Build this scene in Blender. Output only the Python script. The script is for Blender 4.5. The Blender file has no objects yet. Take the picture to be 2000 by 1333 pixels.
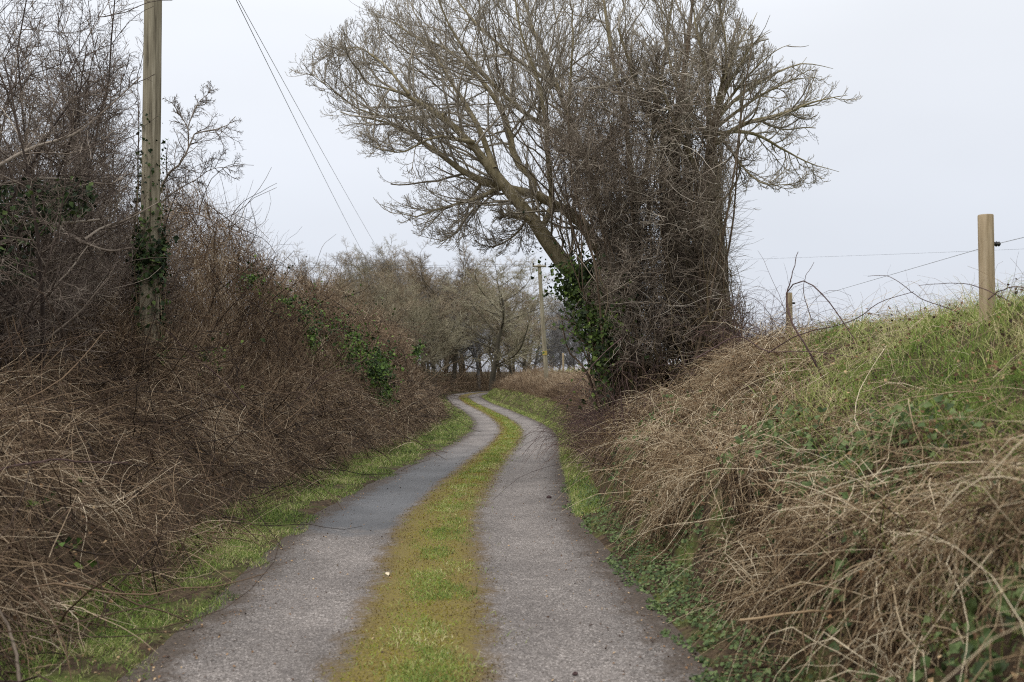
import bpy, math, random
import numpy as np
from mathutils import Vector

# ------------------------------------------------------------------ camera, sky, sun, exposure
S = bpy.context.scene
COL = S.collection
F = 1944.0                      # focal length in photo pixels (2000 wide)
CAM = np.array([0.0, 0.0, 1.6])
PITCH = math.atan((700 - 666.5) / F)
cam = bpy.data.cameras.new("camera")
cam.sensor_width = 36.0
cam.lens = F / 2000 * 36.0
cam.clip_start = 0.1
cam.clip_end = 6000
cam.dof.use_dof = True
cam.dof.focus_distance = 14.0
cam.dof.aperture_fstop = 2.8
cam_ob = bpy.data.objects.new("camera", cam)
cam_ob.location = CAM
cam_ob.rotation_euler = (math.pi / 2 + PITCH, 0, 0)
COL.objects.link(cam_ob)
S.camera = cam_ob
S.view_settings.view_transform = 'Standard'
S.view_settings.look = 'None'
S.view_settings.exposure = 0.0
S.view_settings.gamma = 1.0
S.cycles.use_denoising = False
S.cycles.filter_width = 1.1
S.cycles.max_bounces = 6
S.cycles.diffuse_bounces = 3

SUN_EL, SUN_AZ = math.radians(52), math.radians(-125)    # azimuth from +Y towards +X
w = bpy.data.worlds.new("World")
S.world = w
w.use_nodes = True
nt = w.node_tree
nt.nodes.clear()
def N(nt, t, **kw):
    n = nt.nodes.new(t)
    for k, v in kw.items():
        setattr(n, k, v)
    return n
wo = N(nt, 'ShaderNodeOutputWorld'); bg = N(nt, 'ShaderNodeBackground')
sky = N(nt, 'ShaderNodeTexSky')
sky.sky_type = 'NISHITA'; sky.sun_disc = False
sky.sun_elevation = SUN_EL; sky.sun_rotation = SUN_AZ % (2 * math.pi)
tc = N(nt, 'ShaderNodeTexCoord'); sep = N(nt, 'ShaderNodeSeparateXYZ')
nt.links.new(tc.outputs['Generated'], sep.inputs[0])
ramp = N(nt, 'ShaderNodeValToRGB')       # overcast: brighter towards the zenith
er = ramp.color_ramp
er.elements[0].position = 0.0; er.elements[0].color = (0.455, 0.475, 0.53, 1)
er.elements[1].position = 1.0; er.elements[1].color = (1.42, 1.43, 1.45, 1)
e = er.elements.new(0.10); e.color = (0.475, 0.50, 0.55, 1)
e = er.elements.new(0.32); e.color = (0.56, 0.58, 0.615, 1)
nt.links.new(sep.outputs[2], ramp.inputs[0])
nz = N(nt, 'ShaderNodeTexNoise'); nz.inputs['Scale'].default_value = 2.2; nz.inputs['Detail'].default_value = 3
mp = N(nt, 'ShaderNodeMapping'); mp.inputs['Scale'].default_value = (1, 1, 2.6)
mp.inputs['Location'].default_value = (0.4, 0.1, 0.3)
nt.links.new(tc.outputs['Generated'], mp.inputs[0]); nt.links.new(mp.outputs[0], nz.inputs['Vector'])
mr = N(nt, 'ShaderNodeMapRange'); mr.inputs[1].default_value = 0.25; mr.inputs[2].default_value = 0.75
mr.inputs[3].default_value = 15.9; mr.inputs[4].default_value = 17.5
nt.links.new(nz.outputs[0], mr.inputs[0])
xl = N(nt, 'ShaderNodeMapRange'); xl.inputs[1].default_value = -0.45; xl.inputs[2].default_value = 0.45
xl.inputs[3].default_value = 1.035; xl.inputs[4].default_value = 0.955
nt.links.new(sep.outputs[0], xl.inputs[0])
mm = N(nt, 'ShaderNodeMath', operation='MULTIPLY'); nt.links.new(mr.outputs[0], mm.inputs[0]); nt.links.new(xl.outputs[0], mm.inputs[1])
vm = N(nt, 'ShaderNodeVectorMath', operation='SCALE')
nt.links.new(ramp.outputs[0], vm.inputs[0]); nt.links.new(mm.outputs[0], vm.inputs['Scale'])
mix = N(nt, 'ShaderNodeMix', data_type='RGBA'); mix.inputs[0].default_value = 0.95
nt.links.new(sky.outputs[0], mix.inputs[6]); nt.links.new(vm.outputs[0], mix.inputs[7])
nt.links.new(mix.outputs[2], bg.inputs[0]); bg.inputs[1].default_value = 0.1
nt.links.new(bg.outputs[0], wo.inputs[0])

sl = bpy.data.lights.new("sun", 'SUN'); sl.energy = 1.5; sl.angle = math.radians(25); sl.color = (1, 0.97, 0.92)
so = bpy.data.objects.new("sun", sl)
sd = Vector((math.sin(SUN_AZ) * math.cos(SUN_EL), math.cos(SUN_AZ) * math.cos(SUN_EL), math.sin(SUN_EL)))
so.rotation_euler = (-sd).to_track_quat('-Z', 'Y').to_euler()
so.location = (0, 0, 30)
COL.objects.link(so)

# ------------------------------------------------------------------ helpers
def rng(s): return np.random.default_rng(s)
def px(x, y, d):
    """point at depth d (metres along +Y) seen at photo pixel x, y"""
    v = (666.5 - y) / F
    s = d / (math.cos(PITCH) - v * math.sin(PITCH))
    return np.array([s * (x - 1000) / F, d, CAM[2] + s * (v * math.cos(PITCH) + math.sin(PITCH))])
def pxs(pts, d=None): return np.array([px(*(p if d is None else (p[0], p[1], d))) for p in pts])
def unit(v): return v / np.maximum(np.linalg.norm(v, axis=-1, keepdims=True), 1e-9)

_vt = np.random.default_rng(11).random((256, 256))
def vnoise(x, y, sc=1.0):
    x = np.asarray(x, float) * sc + 500; y = np.asarray(y, float) * sc + 500
    xi = np.floor(x).astype(int); yi = np.floor(y).astype(int); fx = x - xi; fy = y - yi
    fx = fx * fx * (3 - 2 * fx); fy = fy * fy * (3 - 2 * fy)
    g = lambda a, b: _vt[a % 256, b % 256]
    return (g(xi, yi) * (1 - fx) + g(xi + 1, yi) * fx) * (1 - fy) + (g(xi, yi + 1) * (1 - fx) + g(xi + 1, yi + 1) * fx) * fy
def fbm(x, y, sc=1.0):
    return vnoise(x, y, sc) * .55 + vnoise(x, y, sc * 2.1) * .3 + vnoise(x, y, sc * 4.3) * .15

class Geo:
    def __init__(s): s.v = []; s.f = []; s.t = []; s.m = []; s.n = 0
    def add(s, verts, quads, tint, mat=0):
        verts = np.asarray(verts, np.float32).reshape(-1, 3)
        s.v.append(verts); s.f.append(np.asarray(quads, np.int64).reshape(-1, 4) + s.n)
        s.t.append(np.broadcast_to(np.asarray(tint, np.float32), (len(verts),)).copy())
        s.m.append(np.full(len(s.f[-1]), mat, np.int32)); s.n += len(verts)
    def build(s, name, mats, parent=None, smooth=True, origin=None):
        V = np.concatenate(s.v); Q = np.concatenate(s.f); T = np.concatenate(s.t); M = np.concatenate(s.m)
        if origin is not None: V = V - np.asarray(origin, np.float32)
        me = bpy.data.meshes.new(name)
        me.vertices.add(len(V)); me.vertices.foreach_set('co', V.ravel())
        tri = (Q[:, 3] == Q[:, 2])
        cnt = np.where(tri, 3, 4); st = np.concatenate([[0], np.cumsum(cnt)[:-1]])
        keep = np.ones_like(Q, bool); keep[tri, 3] = False
        L = Q[keep]
        me.loops.add(len(L)); me.loops.foreach_set('vertex_index', L.astype(np.int32))
        me.polygons.add(len(Q)); me.polygons.foreach_set('loop_start', st.astype(np.int32))
        me.polygons.foreach_set('material_index', M)
        me.polygons.foreach_set('use_smooth', np.full(len(Q), smooth))
        a = me.attributes.new('tint', 'FLOAT', 'POINT'); a.data.foreach_set('value', T)
        me.update(calc_edges=True)
        for m in (mats if isinstance(mats, (list, tuple)) else [mats]): me.materials.append(m)
        o = bpy.data.objects.new(name, me); COL.objects.link(o)
        if parent: o.parent = parent
        elif origin is not None: o.location = origin
        return o

def tube_arrays(P, R, k=3):
    n, s, _ = P.shape
    T = np.empty_like(P); T[:, 1:-1] = P[:, 2:] - P[:, :-2]; T[:, 0] = P[:, 1] - P[:, 0]; T[:, -1] = P[:, -1] - P[:, -2]
    T = unit(T)
    m = unit(P[:, -1] - P[:, 0])
    ref = np.where(np.abs(m[:, 2:3]) < .8, np.array([[0, 0, 1.]]), np.array([[1., 0, 0]]))[:, None, :]
    A = unit(np.cross(T, np.broadcast_to(ref, T.shape))); B = np.cross(T, A)
    th = np.arange(k) * 2 * math.pi / k
    V = P[:, :, None, :] + R[:, :, None, None] * (A[:, :, None, :] * np.cos(th)[None, None, :, None] + B[:, :, None, :] * np.sin(th)[None, None, :, None])
    i = np.arange(n)[:, None, None] * s * k; j = np.arange(s - 1)[None, :, None] * k; a = np.arange(k)[None, None, :]; b = (a + 1) % k
    q = np.stack([i + j + a, i + j + b, i + j + k + b, i + j + k + a], -1).reshape(-1, 4)
    return V.reshape(-1, 3), q
def tubes(g, P, R, k=3, tint=None, mat=0, rs=None):
    if len(P) == 0: return
    R = np.broadcast_to(R, P.shape[:2])
    V, q = tube_arrays(P, R, k)
    if tint is None: tint = (rs or rng(1)).random(len(P))
    t = np.repeat(np.broadcast_to(np.asarray(tint, float), (len(P),)), P.shape[1] * k)
    g.add(V, q, t, mat)
def caps(g, P, R, k, tint, mat=0):
    """closed end discs for a single thick tube"""
    V, _ = tube_arrays(P[None], R[None], k)
    for ring, c, rev in ((V[:k], P[0], 1), (V[-k:], P[-1], 0)):
        vv = np.concatenate([ring, c[None]])
        q = np.array([[i, (i + 1) % k, k, k] for i in range(k)])
        g.add(vv, q[:, [1, 0, 2, 2]] if rev else q, tint, mat)
def blades(g, P, W, side, tint, mat=0):
    """flat tapered strips: P n,s,3 ; W n base width ; side n,3"""
    n, s, _ = P.shape
    prof = np.array([1 - (i / (s - 1)) ** 1.6 * .92 for i in range(s)])
    off = side[:, None, :] * (W[:, None] * prof[None])[:, :, None] * .5
    V = np.stack([P - off, P + off], 2).reshape(-1, 3)
    i = np.arange(n)[:, None] * s * 2; j = np.arange(s - 1)[None] * 2
    q = np.stack([i + j, i + j + 1, i + j + 3, i + j + 2], -1).reshape(-1, 4)
    g.add(V, q, np.repeat(np.broadcast_to(tint, (n,)), s * 2), mat)
def leaves(g, C, size, rs, nrm=None, tint=None, mat=0, flat=.6):
    """folded kite leaves, two quads each with a bent midrib"""
    n = len(C)
    if n == 0: return
    nn = unit(rs.normal(size=(n, 3)) * flat + (np.array([0, 0, 1.]) if nrm is None else nrm))
    a = unit(np.cross(nn, rs.normal(size=(n, 3)))); b = np.cross(nn, a)
    L = (size * rs.uniform(.6, 1.3, n))[:, None]
    base = C - a * L * .5; tip = C + a * L * .5 - nn * L * .12; mid = C + nn * L * .02
    l = C - a * L * .12 + b * L * .42 + nn * L * .1; r = C - a * L * .12 - b * L * .42 + nn * L * .1
    V = np.stack([base, l, tip, r, mid], 1).reshape(-1, 3)
    i = np.arange(n) * 5
    q = np.concatenate([np.stack([i, i + 4, i + 2, i + 1], -1), np.stack([i, i + 3, i + 2, i + 4], -1)])
    g.add(V, q, np.repeat(rs.random(n) if tint is None else tint, 5), mat)
def grow(P0, D0, L, S_, wob, trop, rs, up=np.array([0, 0, 1.])):
    n = len(P0); P = np.empty((n, S_ + 1, 3)); P[:, 0] = P0; D = unit(D0)
    trop = np.broadcast_to(trop, (n,))[:, None]
    for s in range(S_):
        D = unit(D + wob * rs.normal(size=(n, 3)) + trop * up * ((s + 1) / S_))
        P[:, s + 1] = P[:, s] + D * (L / S_)[:, None]
    return P
def at(P, t):
    """points and tangents at parameters t (n,m) of polylines P (n,s,3)"""
    s = P.shape[1] - 1; x = np.clip(t * s, 0, s - 1e-4); i = x.astype(int); f = (x - i)[..., None]
    r = np.arange(len(P))[:, None]
    return P[r, i] * (1 - f) + P[r, i + 1] * f, unit(P[r, i + 1] - P[r, i])
def spawn(P, L, R, n, t0, t1, ang, ratio, rs, taper=.5, rr=.55, rmin=.001):
    N_ = len(P)
    t = t0 + (t1 - t0) * (np.arange(n)[None] + rs.random((N_, n))) / n
    pos, tan = at(P, t)
    perp = unit(np.cross(tan, rs.normal(size=tan.shape)))
    a = ang * rs.uniform(.65, 1.3, t.shape)[..., None]
    D = np.cos(a) * tan + np.sin(a) * perp
    l = L[:, None] * ratio * (1 - taper * t) * rs.uniform(.6, 1.25, t.shape)
    r = np.maximum(R[:, None] * (1 - .7 * t) * rr, rmin)
    return pos.reshape(-1, 3), D.reshape(-1, 3), l.ravel(), r.ravel()
def taperR(R, s, end=.35): return R[:, None] * np.linspace(1, end, s)[None]
def smooth_path(pts, n):
    pts = np.asarray(pts, float); m = len(pts)
    d = np.concatenate([[0], np.cumsum(np.linalg.norm(np.diff(pts, axis=0), axis=1))]); d /= d[-1]
    ext = np.vstack([2 * pts[0] - pts[1], pts, 2 * pts[-1] - pts[-2]])
    out = []
    for t in np.linspace(0, 1, n):
        i = min(np.searchsorted(d, t, 'right') - 1, m - 2); f = (t - d[i]) / (d[i + 1] - d[i])
        a, b, c, e_ = ext[i:i + 4]
        out.append(.5 * (2 * b + (c - a) * f + (2 * a - 5 * b + 4 * c - e_) * f * f + (3 * b - a - 3 * c + e_) * f ** 3))
    return np.array(out)
def in_poly(x, y, poly):
    c = np.zeros(len(x), bool); n = len(poly)
    for i in range(n):
        x1, y1 = poly[i]; x2, y2 = poly[(i + 1) % n]
        if y1 == y2: continue
        c ^= ((y1 > y) != (y2 > y)) & (x < (x2 - x1) * (y - y1) / (y2 - y1) + x1)
    return c

def tag(o, label=None, cat=None, group=None, kind=None):
    if label: o['label'] = label
    if cat: o['category'] = cat
    if group: o['group'] = group
    if kind: o['kind'] = kind
    return o
def empty(name, loc, label, cat, group=None):
    o = bpy.data.objects.new(name, None); COL.objects.link(o); o.location = loc; o.empty_display_size = .2
    return tag(o, label, cat, group)
def dup(root, loc, rz, sc):
    r = root.copy(); COL.objects.link(r); r.location = loc; r.rotation_euler = (0, 0, rz); r.scale = sc
    for ch in list(root.children):
        c = ch.copy(); COL.objects.link(c); c.parent = r
    return r

# ------------------------------------------------------------------ materials
def base_mat(name, rough=.9, spec=.25):
    m = bpy.data.materials.new(name); m.use_nodes = True; t = m.node_tree
    b = t.nodes['Principled BSDF']; b.inputs['Roughness'].default_value = rough
    b.inputs['Specular IOR Level'].default_value = spec
    return m, t, b
def set_ramp(r, stops):
    e = r.color_ramp.elements
    while len(e) > 1: e.remove(e[-1])
    e[0].position = stops[0][0]; e[0].color = (*stops[0][1], 1)
    for p, c in stops[1:]:
        k = e.new(p); k.color = (*c, 1)
def tint_mat(name, stops, nscale=6.0, namt=.35, rough=.9, trans=0.0, spec=.25):
    """colour from the per-stem tint plus a soft patchiness in object space"""
    m, t, b = base_mat(name, rough, spec)
    a = N(t, 'ShaderNodeAttribute', attribute_name='tint')
    r = N(t, 'ShaderNodeValToRGB'); set_ramp(r, stops)
    g = N(t, 'ShaderNodeNewGeometry'); n = N(t, 'ShaderNodeTexNoise'); n.inputs['Scale'].default_value = nscale; n.inputs['Detail'].default_value = 4
    t.links.new(g.outputs['Position'], n.inputs['Vector'])
    mr_ = N(t, 'ShaderNodeMapRange'); mr_.inputs[1].default_value = .3; mr_.inputs[2].default_value = .7
    mr_.inputs[3].default_value = -namt; mr_.inputs[4].default_value = namt
    t.links.new(n.outputs[0], mr_.inputs[0])
    ad = N(t, 'ShaderNodeMath', operation='ADD', use_clamp=True)
    t.links.new(a.outputs['Fac'], ad.inputs[0]); t.links.new(mr_.outputs[0], ad.inputs[1])
    t.links.new(ad.outputs[0], r.inputs[0]); t.links.new(r.outputs[0], b.inputs['Base Color'])
    if trans:
        tr = N(t, 'ShaderNodeBsdfTranslucent'); mx = N(t, 'ShaderNodeMixShader'); mx.inputs[0].default_value = trans
        t.links.new(r.outputs[0], tr.inputs[0]); t.links.new(b.outputs[0], mx.inputs[1]); t.links.new(tr.outputs[0], mx.inputs[2])
        t.links.new(mx.outputs[0], t.nodes['Material Output'].inputs[0])
    return m
def bark_mat(name, stops, scale=(14, 14, 2.5), bump=.3, rough=.92):
    m, t, b = base_mat(name, rough)
    c = N(t, 'ShaderNodeTexCoord'); mp_ = N(t, 'ShaderNodeMapping'); mp_.inputs['Scale'].default_value = scale
    n = N(t, 'ShaderNodeTexNoise'); n.inputs['Scale'].default_value = 1.0; n.inputs['Detail'].default_value = 8; n.inputs['Roughness'].default_value = .65
    t.links.new(c.outputs['Object'], mp_.inputs[0]); t.links.new(mp_.outputs[0], n.inputs['Vector'])
    r = N(t, 'ShaderNodeValToRGB'); set_ramp(r, stops); t.links.new(n.outputs[0], r.inputs[0])
    t.links.new(r.outputs[0], b.inputs['Base Color'])
    bp = N(t, 'ShaderNodeBump'); bp.inputs['Strength'].default_value = bump; bp.inputs['Distance'].default_value = .03
    t.links.new(n.outputs[0], bp.inputs['Height']); t.links.new(bp.outputs[0], b.inputs['Normal'])
    return m

M = {}
_lich = (.34, .33, .27)
M['bramble'] = tint_mat('bramble_stems', [(0, (.024, .015, .010)), (.25, (.08, .05, .031)), (.5, (.185, .124, .074)), (.75, (.32, .23, .145)), (.92, (.45, .355, .245)), (1, (.56, .46, .33))], 1.3, .22)
M['bramble_dark'] = tint_mat('dark_bramble', [(0, (.03, .018, .02)), (.6, (.09, .055, .05)), (1, (.17, .11, .085))], 3, .2)
M['dead_grass'] = tint_mat('dead_grass', [(0, (.032, .018, .011)), (.25, (.115, .070, .038)), (.52, (.275, .19, .108)), (.78, (.48, .37, .235)), (1, (.70, .59, .42))], 1.6, .22, trans=.1)
M['grass'] = tint_mat('green_grass', [(0, (.03, .045, .012)), (.3, (.09, .15, .028)), (.62, (.20, .275, .055)), (.82, (.35, .37, .12)), (1, (.54, .48, .26))], 1.2, .25, trans=.25, rough=.7)
M['moss'] = tint_mat('moss', [(0, (.04, .025, .009)), (.3, (.125, .08, .012)), (.6, (.20, .165, .015)), (.8, (.22, .215, .02)), (1, (.20, .27, .04))], 4, .25, trans=.1)
M['ivy'] = tint_mat('ivy_leaf', [(0, (.010, .016, .008)), (.5, (.022, .038, .013)), (.85, (.042, .07, .018)), (1, (.085, .12, .03))], 2, .2, rough=.6, spec=.15)
M['climber'] = tint_mat('climber_stems', [(0, (.035, .025, .014)), (.4, (.14, .105, .06)), (.8, (.30, .235, .145)), (1, (.44, .36, .24))], 1.5, .2)
M['ivy_bright'] = tint_mat('ivy_leaf_bright', [(0, (.012, .022, .007)), (.45, (.03, .056, .012)), (.8, (.07, .125, .02)), (1, (.14, .20, .04))], 2, .2, rough=.6, spec=.15)
M['ivy_mid'] = tint_mat('ivy_leaf_mid', [(0, (.010, .017, .007)), (.5, (.028, .046, .012)), (.85, (.06, .095, .018)), (1, (.12, .165, .035))], 2, .25, rough=.6, spec=.15)
M['litter'] = tint_mat('leaf_litter', [(0, (.03, .018, .014)), (.4, (.10, .055, .03)), (.75, (.24, .14, .07)), (1, (.42, .30, .17))], 3, .2)
M['weed'] = tint_mat('weed_leaf', [(0, (.028, .045, .014)), (.5, (.07, .11, .032)), (1, (.15, .195, .07))], 2, .2, rough=.6, trans=.2)
M['ash_bark'] = bark_mat('ash_bark', [(.25, (.09, .07, .035)), (.45, (.21, .175, .10)), (.6, (.30, .25, .155)), (.75, (.40, .35, .25))], (9, 9, 5))
M['ash_twig'] = tint_mat('ash_twig', [(0, (.11, .09, .064)), (.5, (.27, .232, .178)), (1, (.46, .41, .335))], 1, .2)
M['ivy_trunk'] = bark_mat('ivy_trunk', [(.3, (.045, .031, .02)), (.5, (.12, .085, .056)), (.7, (.21, .155, .105))], (10, 10, 2))
M['haw_twig'] = tint_mat('hawthorn_twig', [(0, (.05, .036, .027)), (.45, (.155, .12, .09)), (.8, (.30, .25, .195)), (1, (.47, .415, .34))], 1, .2)
M['wood_bark'] = bark_mat('wood_bark', [(.3, (.04, .034, .025)), (.6, (.09, .077, .055)), (.8, (.14, .12, .09))], (3, 3, 1))
M['wood_twig'] = tint_mat('wood_twig', [(0, (.12, .088, .055)), (.5, (.25, .195, .128)), (1, (.40, .325, .23))], .25, .4)
M['shrub_twig'] = tint_mat('shrub_twig', [(0, (.035, .025, .02)), (.45, (.11, .082, .065)), (.8, (.23, .185, .145)), (1, (.42, .36, .29))], 1, .22)
M['olive_twig'] = tint_mat('olive_twig', [(0, (.13, .112, .07)), (.5, (.26, .228, .15)), (1, (.41, .37, .265))], .25, .35)
M['haze_grey_twig'] = tint_mat('haze_grey_twig', [(0, (.11, .105, .10)), (1, (.24, .23, .225))], .2, .2)  # distance haze put into the colour as a flat pale grey
M['pole'] = bark_mat('pole_wood', [(.33, (.055, .045, .03)), (.43, (.18, .153, .105)), (.56, (.27, .235, .165)), (.68, (.38, .335, .25))], (22, 22, 1.0), .35)
M['post'] = bark_mat('post_wood', [(.22, (.10, .07, .04)), (.36, (.24, .18, .105)), (.52, (.34, .262, .165)), (.7, (.43, .345, .235))], (34, 34, 2.2), .35)
def plain(name, c, rough=.5):
    m, t, b = base_mat(name, rough)
    n = N(t, 'ShaderNodeTexNoise'); n.inputs['Scale'].default_value = 30
    r = N(t, 'ShaderNodeValToRGB'); set_ramp(r, [(.3, tuple(x * .8 for x in c)), (.7, c)])
    t.links.new(n.outputs[0], r.inputs[0]); t.links.new(r.outputs[0], b.inputs['Base Color']); return m
M['black'] = plain('black_plastic', (.02, .02, .02)); M['wire'] = plain('wire', (.07, .07, .075)); M['yellow'] = plain('yellow_band', (.38, .28, .07))
M['steel'] = plain('wire_steel', (.25, .25, .26))

# ground: litter brown to grass green by the cover attribute
m, t, b = base_mat('ground_cover', .95, .1)
a = N(t, 'ShaderNodeAttribute', attribute_name='tint'); g_ = N(t, 'ShaderNodeNewGeometry')
n1 = N(t, 'ShaderNodeTexNoise'); n1.inputs['Scale'].default_value = 9; n1.inputs['Detail'].default_value = 9; n1.inputs['Roughness'].default_value = .7
t.links.new(g_.outputs['Position'], n1.inputs['Vector'])
r1 = N(t, 'ShaderNodeValToRGB'); set_ramp(r1, [(.3, (.018, .012, .008)), (.5, (.055, .038, .024)), (.7, (.12, .085, .05))])
r2 = N(t, 'ShaderNodeValToRGB'); set_ramp(r2, [(.3, (.04, .055, .012)), (.55, (.10, .13, .03)), (.75, (.18, .19, .06))])
t.links.new(n1.outputs[0], r1.inputs[0]); t.links.new(n1.outputs[0], r2.inputs[0])
n2 = N(t, 'ShaderNodeTexNoise'); n2.inputs['Scale'].default_value = 3; n2.inputs['Detail'].default_value = 6
t.links.new(g_.outputs['Position'], n2.inputs['Vector'])
ad = N(t, 'ShaderNodeMath', operation='ADD'); t.links.new(a.outputs['Fac'], ad.inputs[0]); t.links.new(n2.outputs[0], ad.inputs[1])
rg = N(t, 'ShaderNodeMapRange'); rg.inputs[1].default_value = .85; rg.inputs[2].default_value = 1.1
t.links.new(ad.outputs[0], rg.inputs[0])
mx = N(t, 'ShaderNodeMix', data_type='RGBA'); t.links.new(rg.outputs[0], mx.inputs[0]); t.links.new(r1.outputs[0], mx.inputs[6]); t.links.new(r2.outputs[0], mx.inputs[7])
t.links.new(mx.outputs[2], b.inputs['Base Color'])
bp = N(t, 'ShaderNodeBump'); bp.inputs['Strength'].default_value = .6; bp.inputs['Distance'].default_value = .05
t.links.new(n1.outputs[0], bp.inputs['Height']); t.links.new(bp.outputs[0], b.inputs['Normal'])
M['ground'] = m

# lane: gritty tarmac, mossy centre, dirt at the edges, a smoother newer patch in the near-side wheel track
def lane_material():
    m, t, b = base_mat('lane_tarmac', .85, .3)
    L = t.links.new
    uv = N(t, 'ShaderNodeUVMap', uv_map='lane'); sp = N(t, 'ShaderNodeSeparateXYZ'); L(uv.outputs[0], sp.inputs[0])
    U, Vv = sp.outputs[0], sp.outputs[1]
    def noise(sc, det=4, ro=.6, stretch=None):
        n = N(t, 'ShaderNodeTexNoise'); n.inputs['Scale'].default_value = sc; n.inputs['Detail'].default_value = det; n.inputs['Roughness'].default_value = ro
        if stretch:
            q = N(t, 'ShaderNodeMapping'); q.inputs['Scale'].default_value = stretch; L(uv.outputs[0], q.inputs[0]); L(q.outputs[0], n.inputs['Vector'])
        else: L(uv.outputs[0], n.inputs['Vector'])
        return n.outputs[0]
    def math_(op, a_, b_=None, clamp=False):
        n = N(t, 'ShaderNodeMath', operation=op, use_clamp=clamp)
        for i, x in enumerate((a_, b_)):
            if x is None: continue
            if isinstance(x, (int, float)): n.inputs[i].default_value = x
            else: L(x, n.inputs[i])
        return n.outputs[0]
    def rng_(x, a0, a1, b0=0., b1=1., sm=True):
        n = N(t, 'ShaderNodeMapRange'); n.interpolation_type = 'SMOOTHSTEP' if sm else 'LINEAR'
        L(x, n.inputs[0])
        for i, v in zip((1, 2, 3, 4), (a0, a1, b0, b1)): n.inputs[i].default_value = v
        return n.outputs[0]
    def mixc(f, c1, c2):
        n = N(t, 'ShaderNodeMix', data_type='RGBA'); L(f, n.inputs[0])
        for i, c in ((6, c1), (7, c2)):
            if isinstance(c, tuple): n.inputs[i].default_value = (*c, 1)
            else: L(c, n.inputs[i])
        return n.outputs[2]
    vor = N(t, 'ShaderNodeTexVoronoi'); vor.inputs['Scale'].default_value = 130; L(uv.outputs[0], vor.inputs['Vector'])
    sepc = N(t, 'ShaderNodeSeparateColor'); L(vor.outputs['Color'], sepc.inputs[0])
    rc = N(t, 'ShaderNodeValToRGB'); set_ramp(rc, [(0, (.05, .043, .037)), (.3, (.112, .099, .089)), (.7, (.172, .153, .141)), (.9, (.23, .208, .193)), (.96, (.36, .33, .305))])
    L(sepc.outputs[0], rc.inputs[0])
    big = noise(1.1, 5, .6, (1.0, .55, 1))
    mid = noise(14, 6, .7)
    wear = math_('ADD', math_('MULTIPLY', rng_(big, .3, .7), .55), math_('MULTIPLY', rng_(mid, .3, .7), .45))
    c = mixc(rng_(wear, 0, 1, .0, 1.0), (.10, .086, .08), rc.outputs[0])
    n_ = N(t, 'ShaderNodeMix', data_type='RGBA', blend_type='MULTIPLY'); n_.inputs[0].default_value = .6
    L(rc.outputs[0], n_.inputs[6]); L(mixc(wear, (.5, .47, .46), (1.4, 1.36, 1.34)), n_.inputs[7]); c = mixc(rng_(mid, .35, .6, .55, 1), c, n_.outputs[2])
    # smooth bluish newer patch in the left track
    vj = math_('ADD', Vv, math_('MULTIPLY', noise(2.5, 5, .7), 1.6))
    uj = math_('ADD', U, math_('MULTIPLY', noise(5, 3), .25))
    patch = math_('MULTIPLY', math_('MULTIPLY', rng_(vj, 10.4, 11.2), rng_(vj, 17, 30, 1, 0)), rng_(uj, -.45, -.25, 1, 0))
    fine = noise(90, 3)
    pc = mixc(fine, (.062, .064, .069), (.118, .122, .128))
    c = mixc(math_('MULTIPLY', patch, .85), c, pc)
    # paler dusty smear
    sm = math_('MULTIPLY', rng_(noise(.9, 3, .5, (2.2, .8, 1)), .55, .75), rng_(U, -1.3, -.6, 1, 0))
    c = mixc(math_('MULTIPLY', sm, .35), c, (.21, .195, .185))
    trk = math_('ADD', rng_(noise(.55, 5, .65), .3, .7, .78, 1.16), rng_(math_('ABSOLUTE', math_('SUBTRACT', math_('ABSOLUTE', U), .82)), .05, .45, .10, -.06))
    vs = N(t, 'ShaderNodeVectorMath', operation='SCALE'); L(c, vs.inputs[0]); L(trk, vs.inputs['Scale']); c = vs.outputs[0]
    # moss creeping from the centre
    au = math_('ABSOLUTE', math_('ADD', U, .05))
    nj = math_('ADD', math_('MULTIPLY', noise(3.5, 6, .7), .5), math_('MULTIPLY', noise(30, 4, .7), .34))
    ms = rng_(math_('ADD', au, nj), .72, .94, 1, 0)
    rm = N(t, 'ShaderNodeValToRGB'); set_ramp(rm, [(.3, (.045, .032, .013)), (.5, (.135, .10, .018)), (.68, (.20, .165, .025))]); L(noise(45, 6, .75), rm.inputs[0])
    mcol = mixc(rng_(math_('ADD', au, math_('MULTIPLY', nj, .3)), .33, .62), rm.outputs[0], (.088, .052, .018)); c = mixc(math_('MULTIPLY', ms, .93), c, mcol)
    # dirt at the outer edges
    au2 = math_('ABSOLUTE', U)
    dj = math_('ADD', au2, math_('MULTIPLY', math_('SUBTRACT', nj, .42), 1.5))
    dr = rng_(dj, 1.16, 1.42)
    rd = N(t, 'ShaderNodeValToRGB'); set_ramp(rd, [(.35, (.022, .016, .011)), (.6, (.08, .058, .042)), (.75, (.16, .12, .09))]); L(noise(40, 7, .75), rd.inputs[0])
    c = mixc(math_('MULTIPLY', dr, .92), c, rd.outputs[0])
    L(c, b.inputs['Base Color'])
    bp = N(t, 'ShaderNodeBump'); bp.inputs['Strength'].default_value = .5; bp.inputs['Distance'].default_value = .008
    L(math_('ADD', vor.outputs['Distance'], mid), bp.inputs['Height']); L(bp.outputs[0], b.inputs['Normal'])
    return m
M['lane'] = lane_material()

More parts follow.
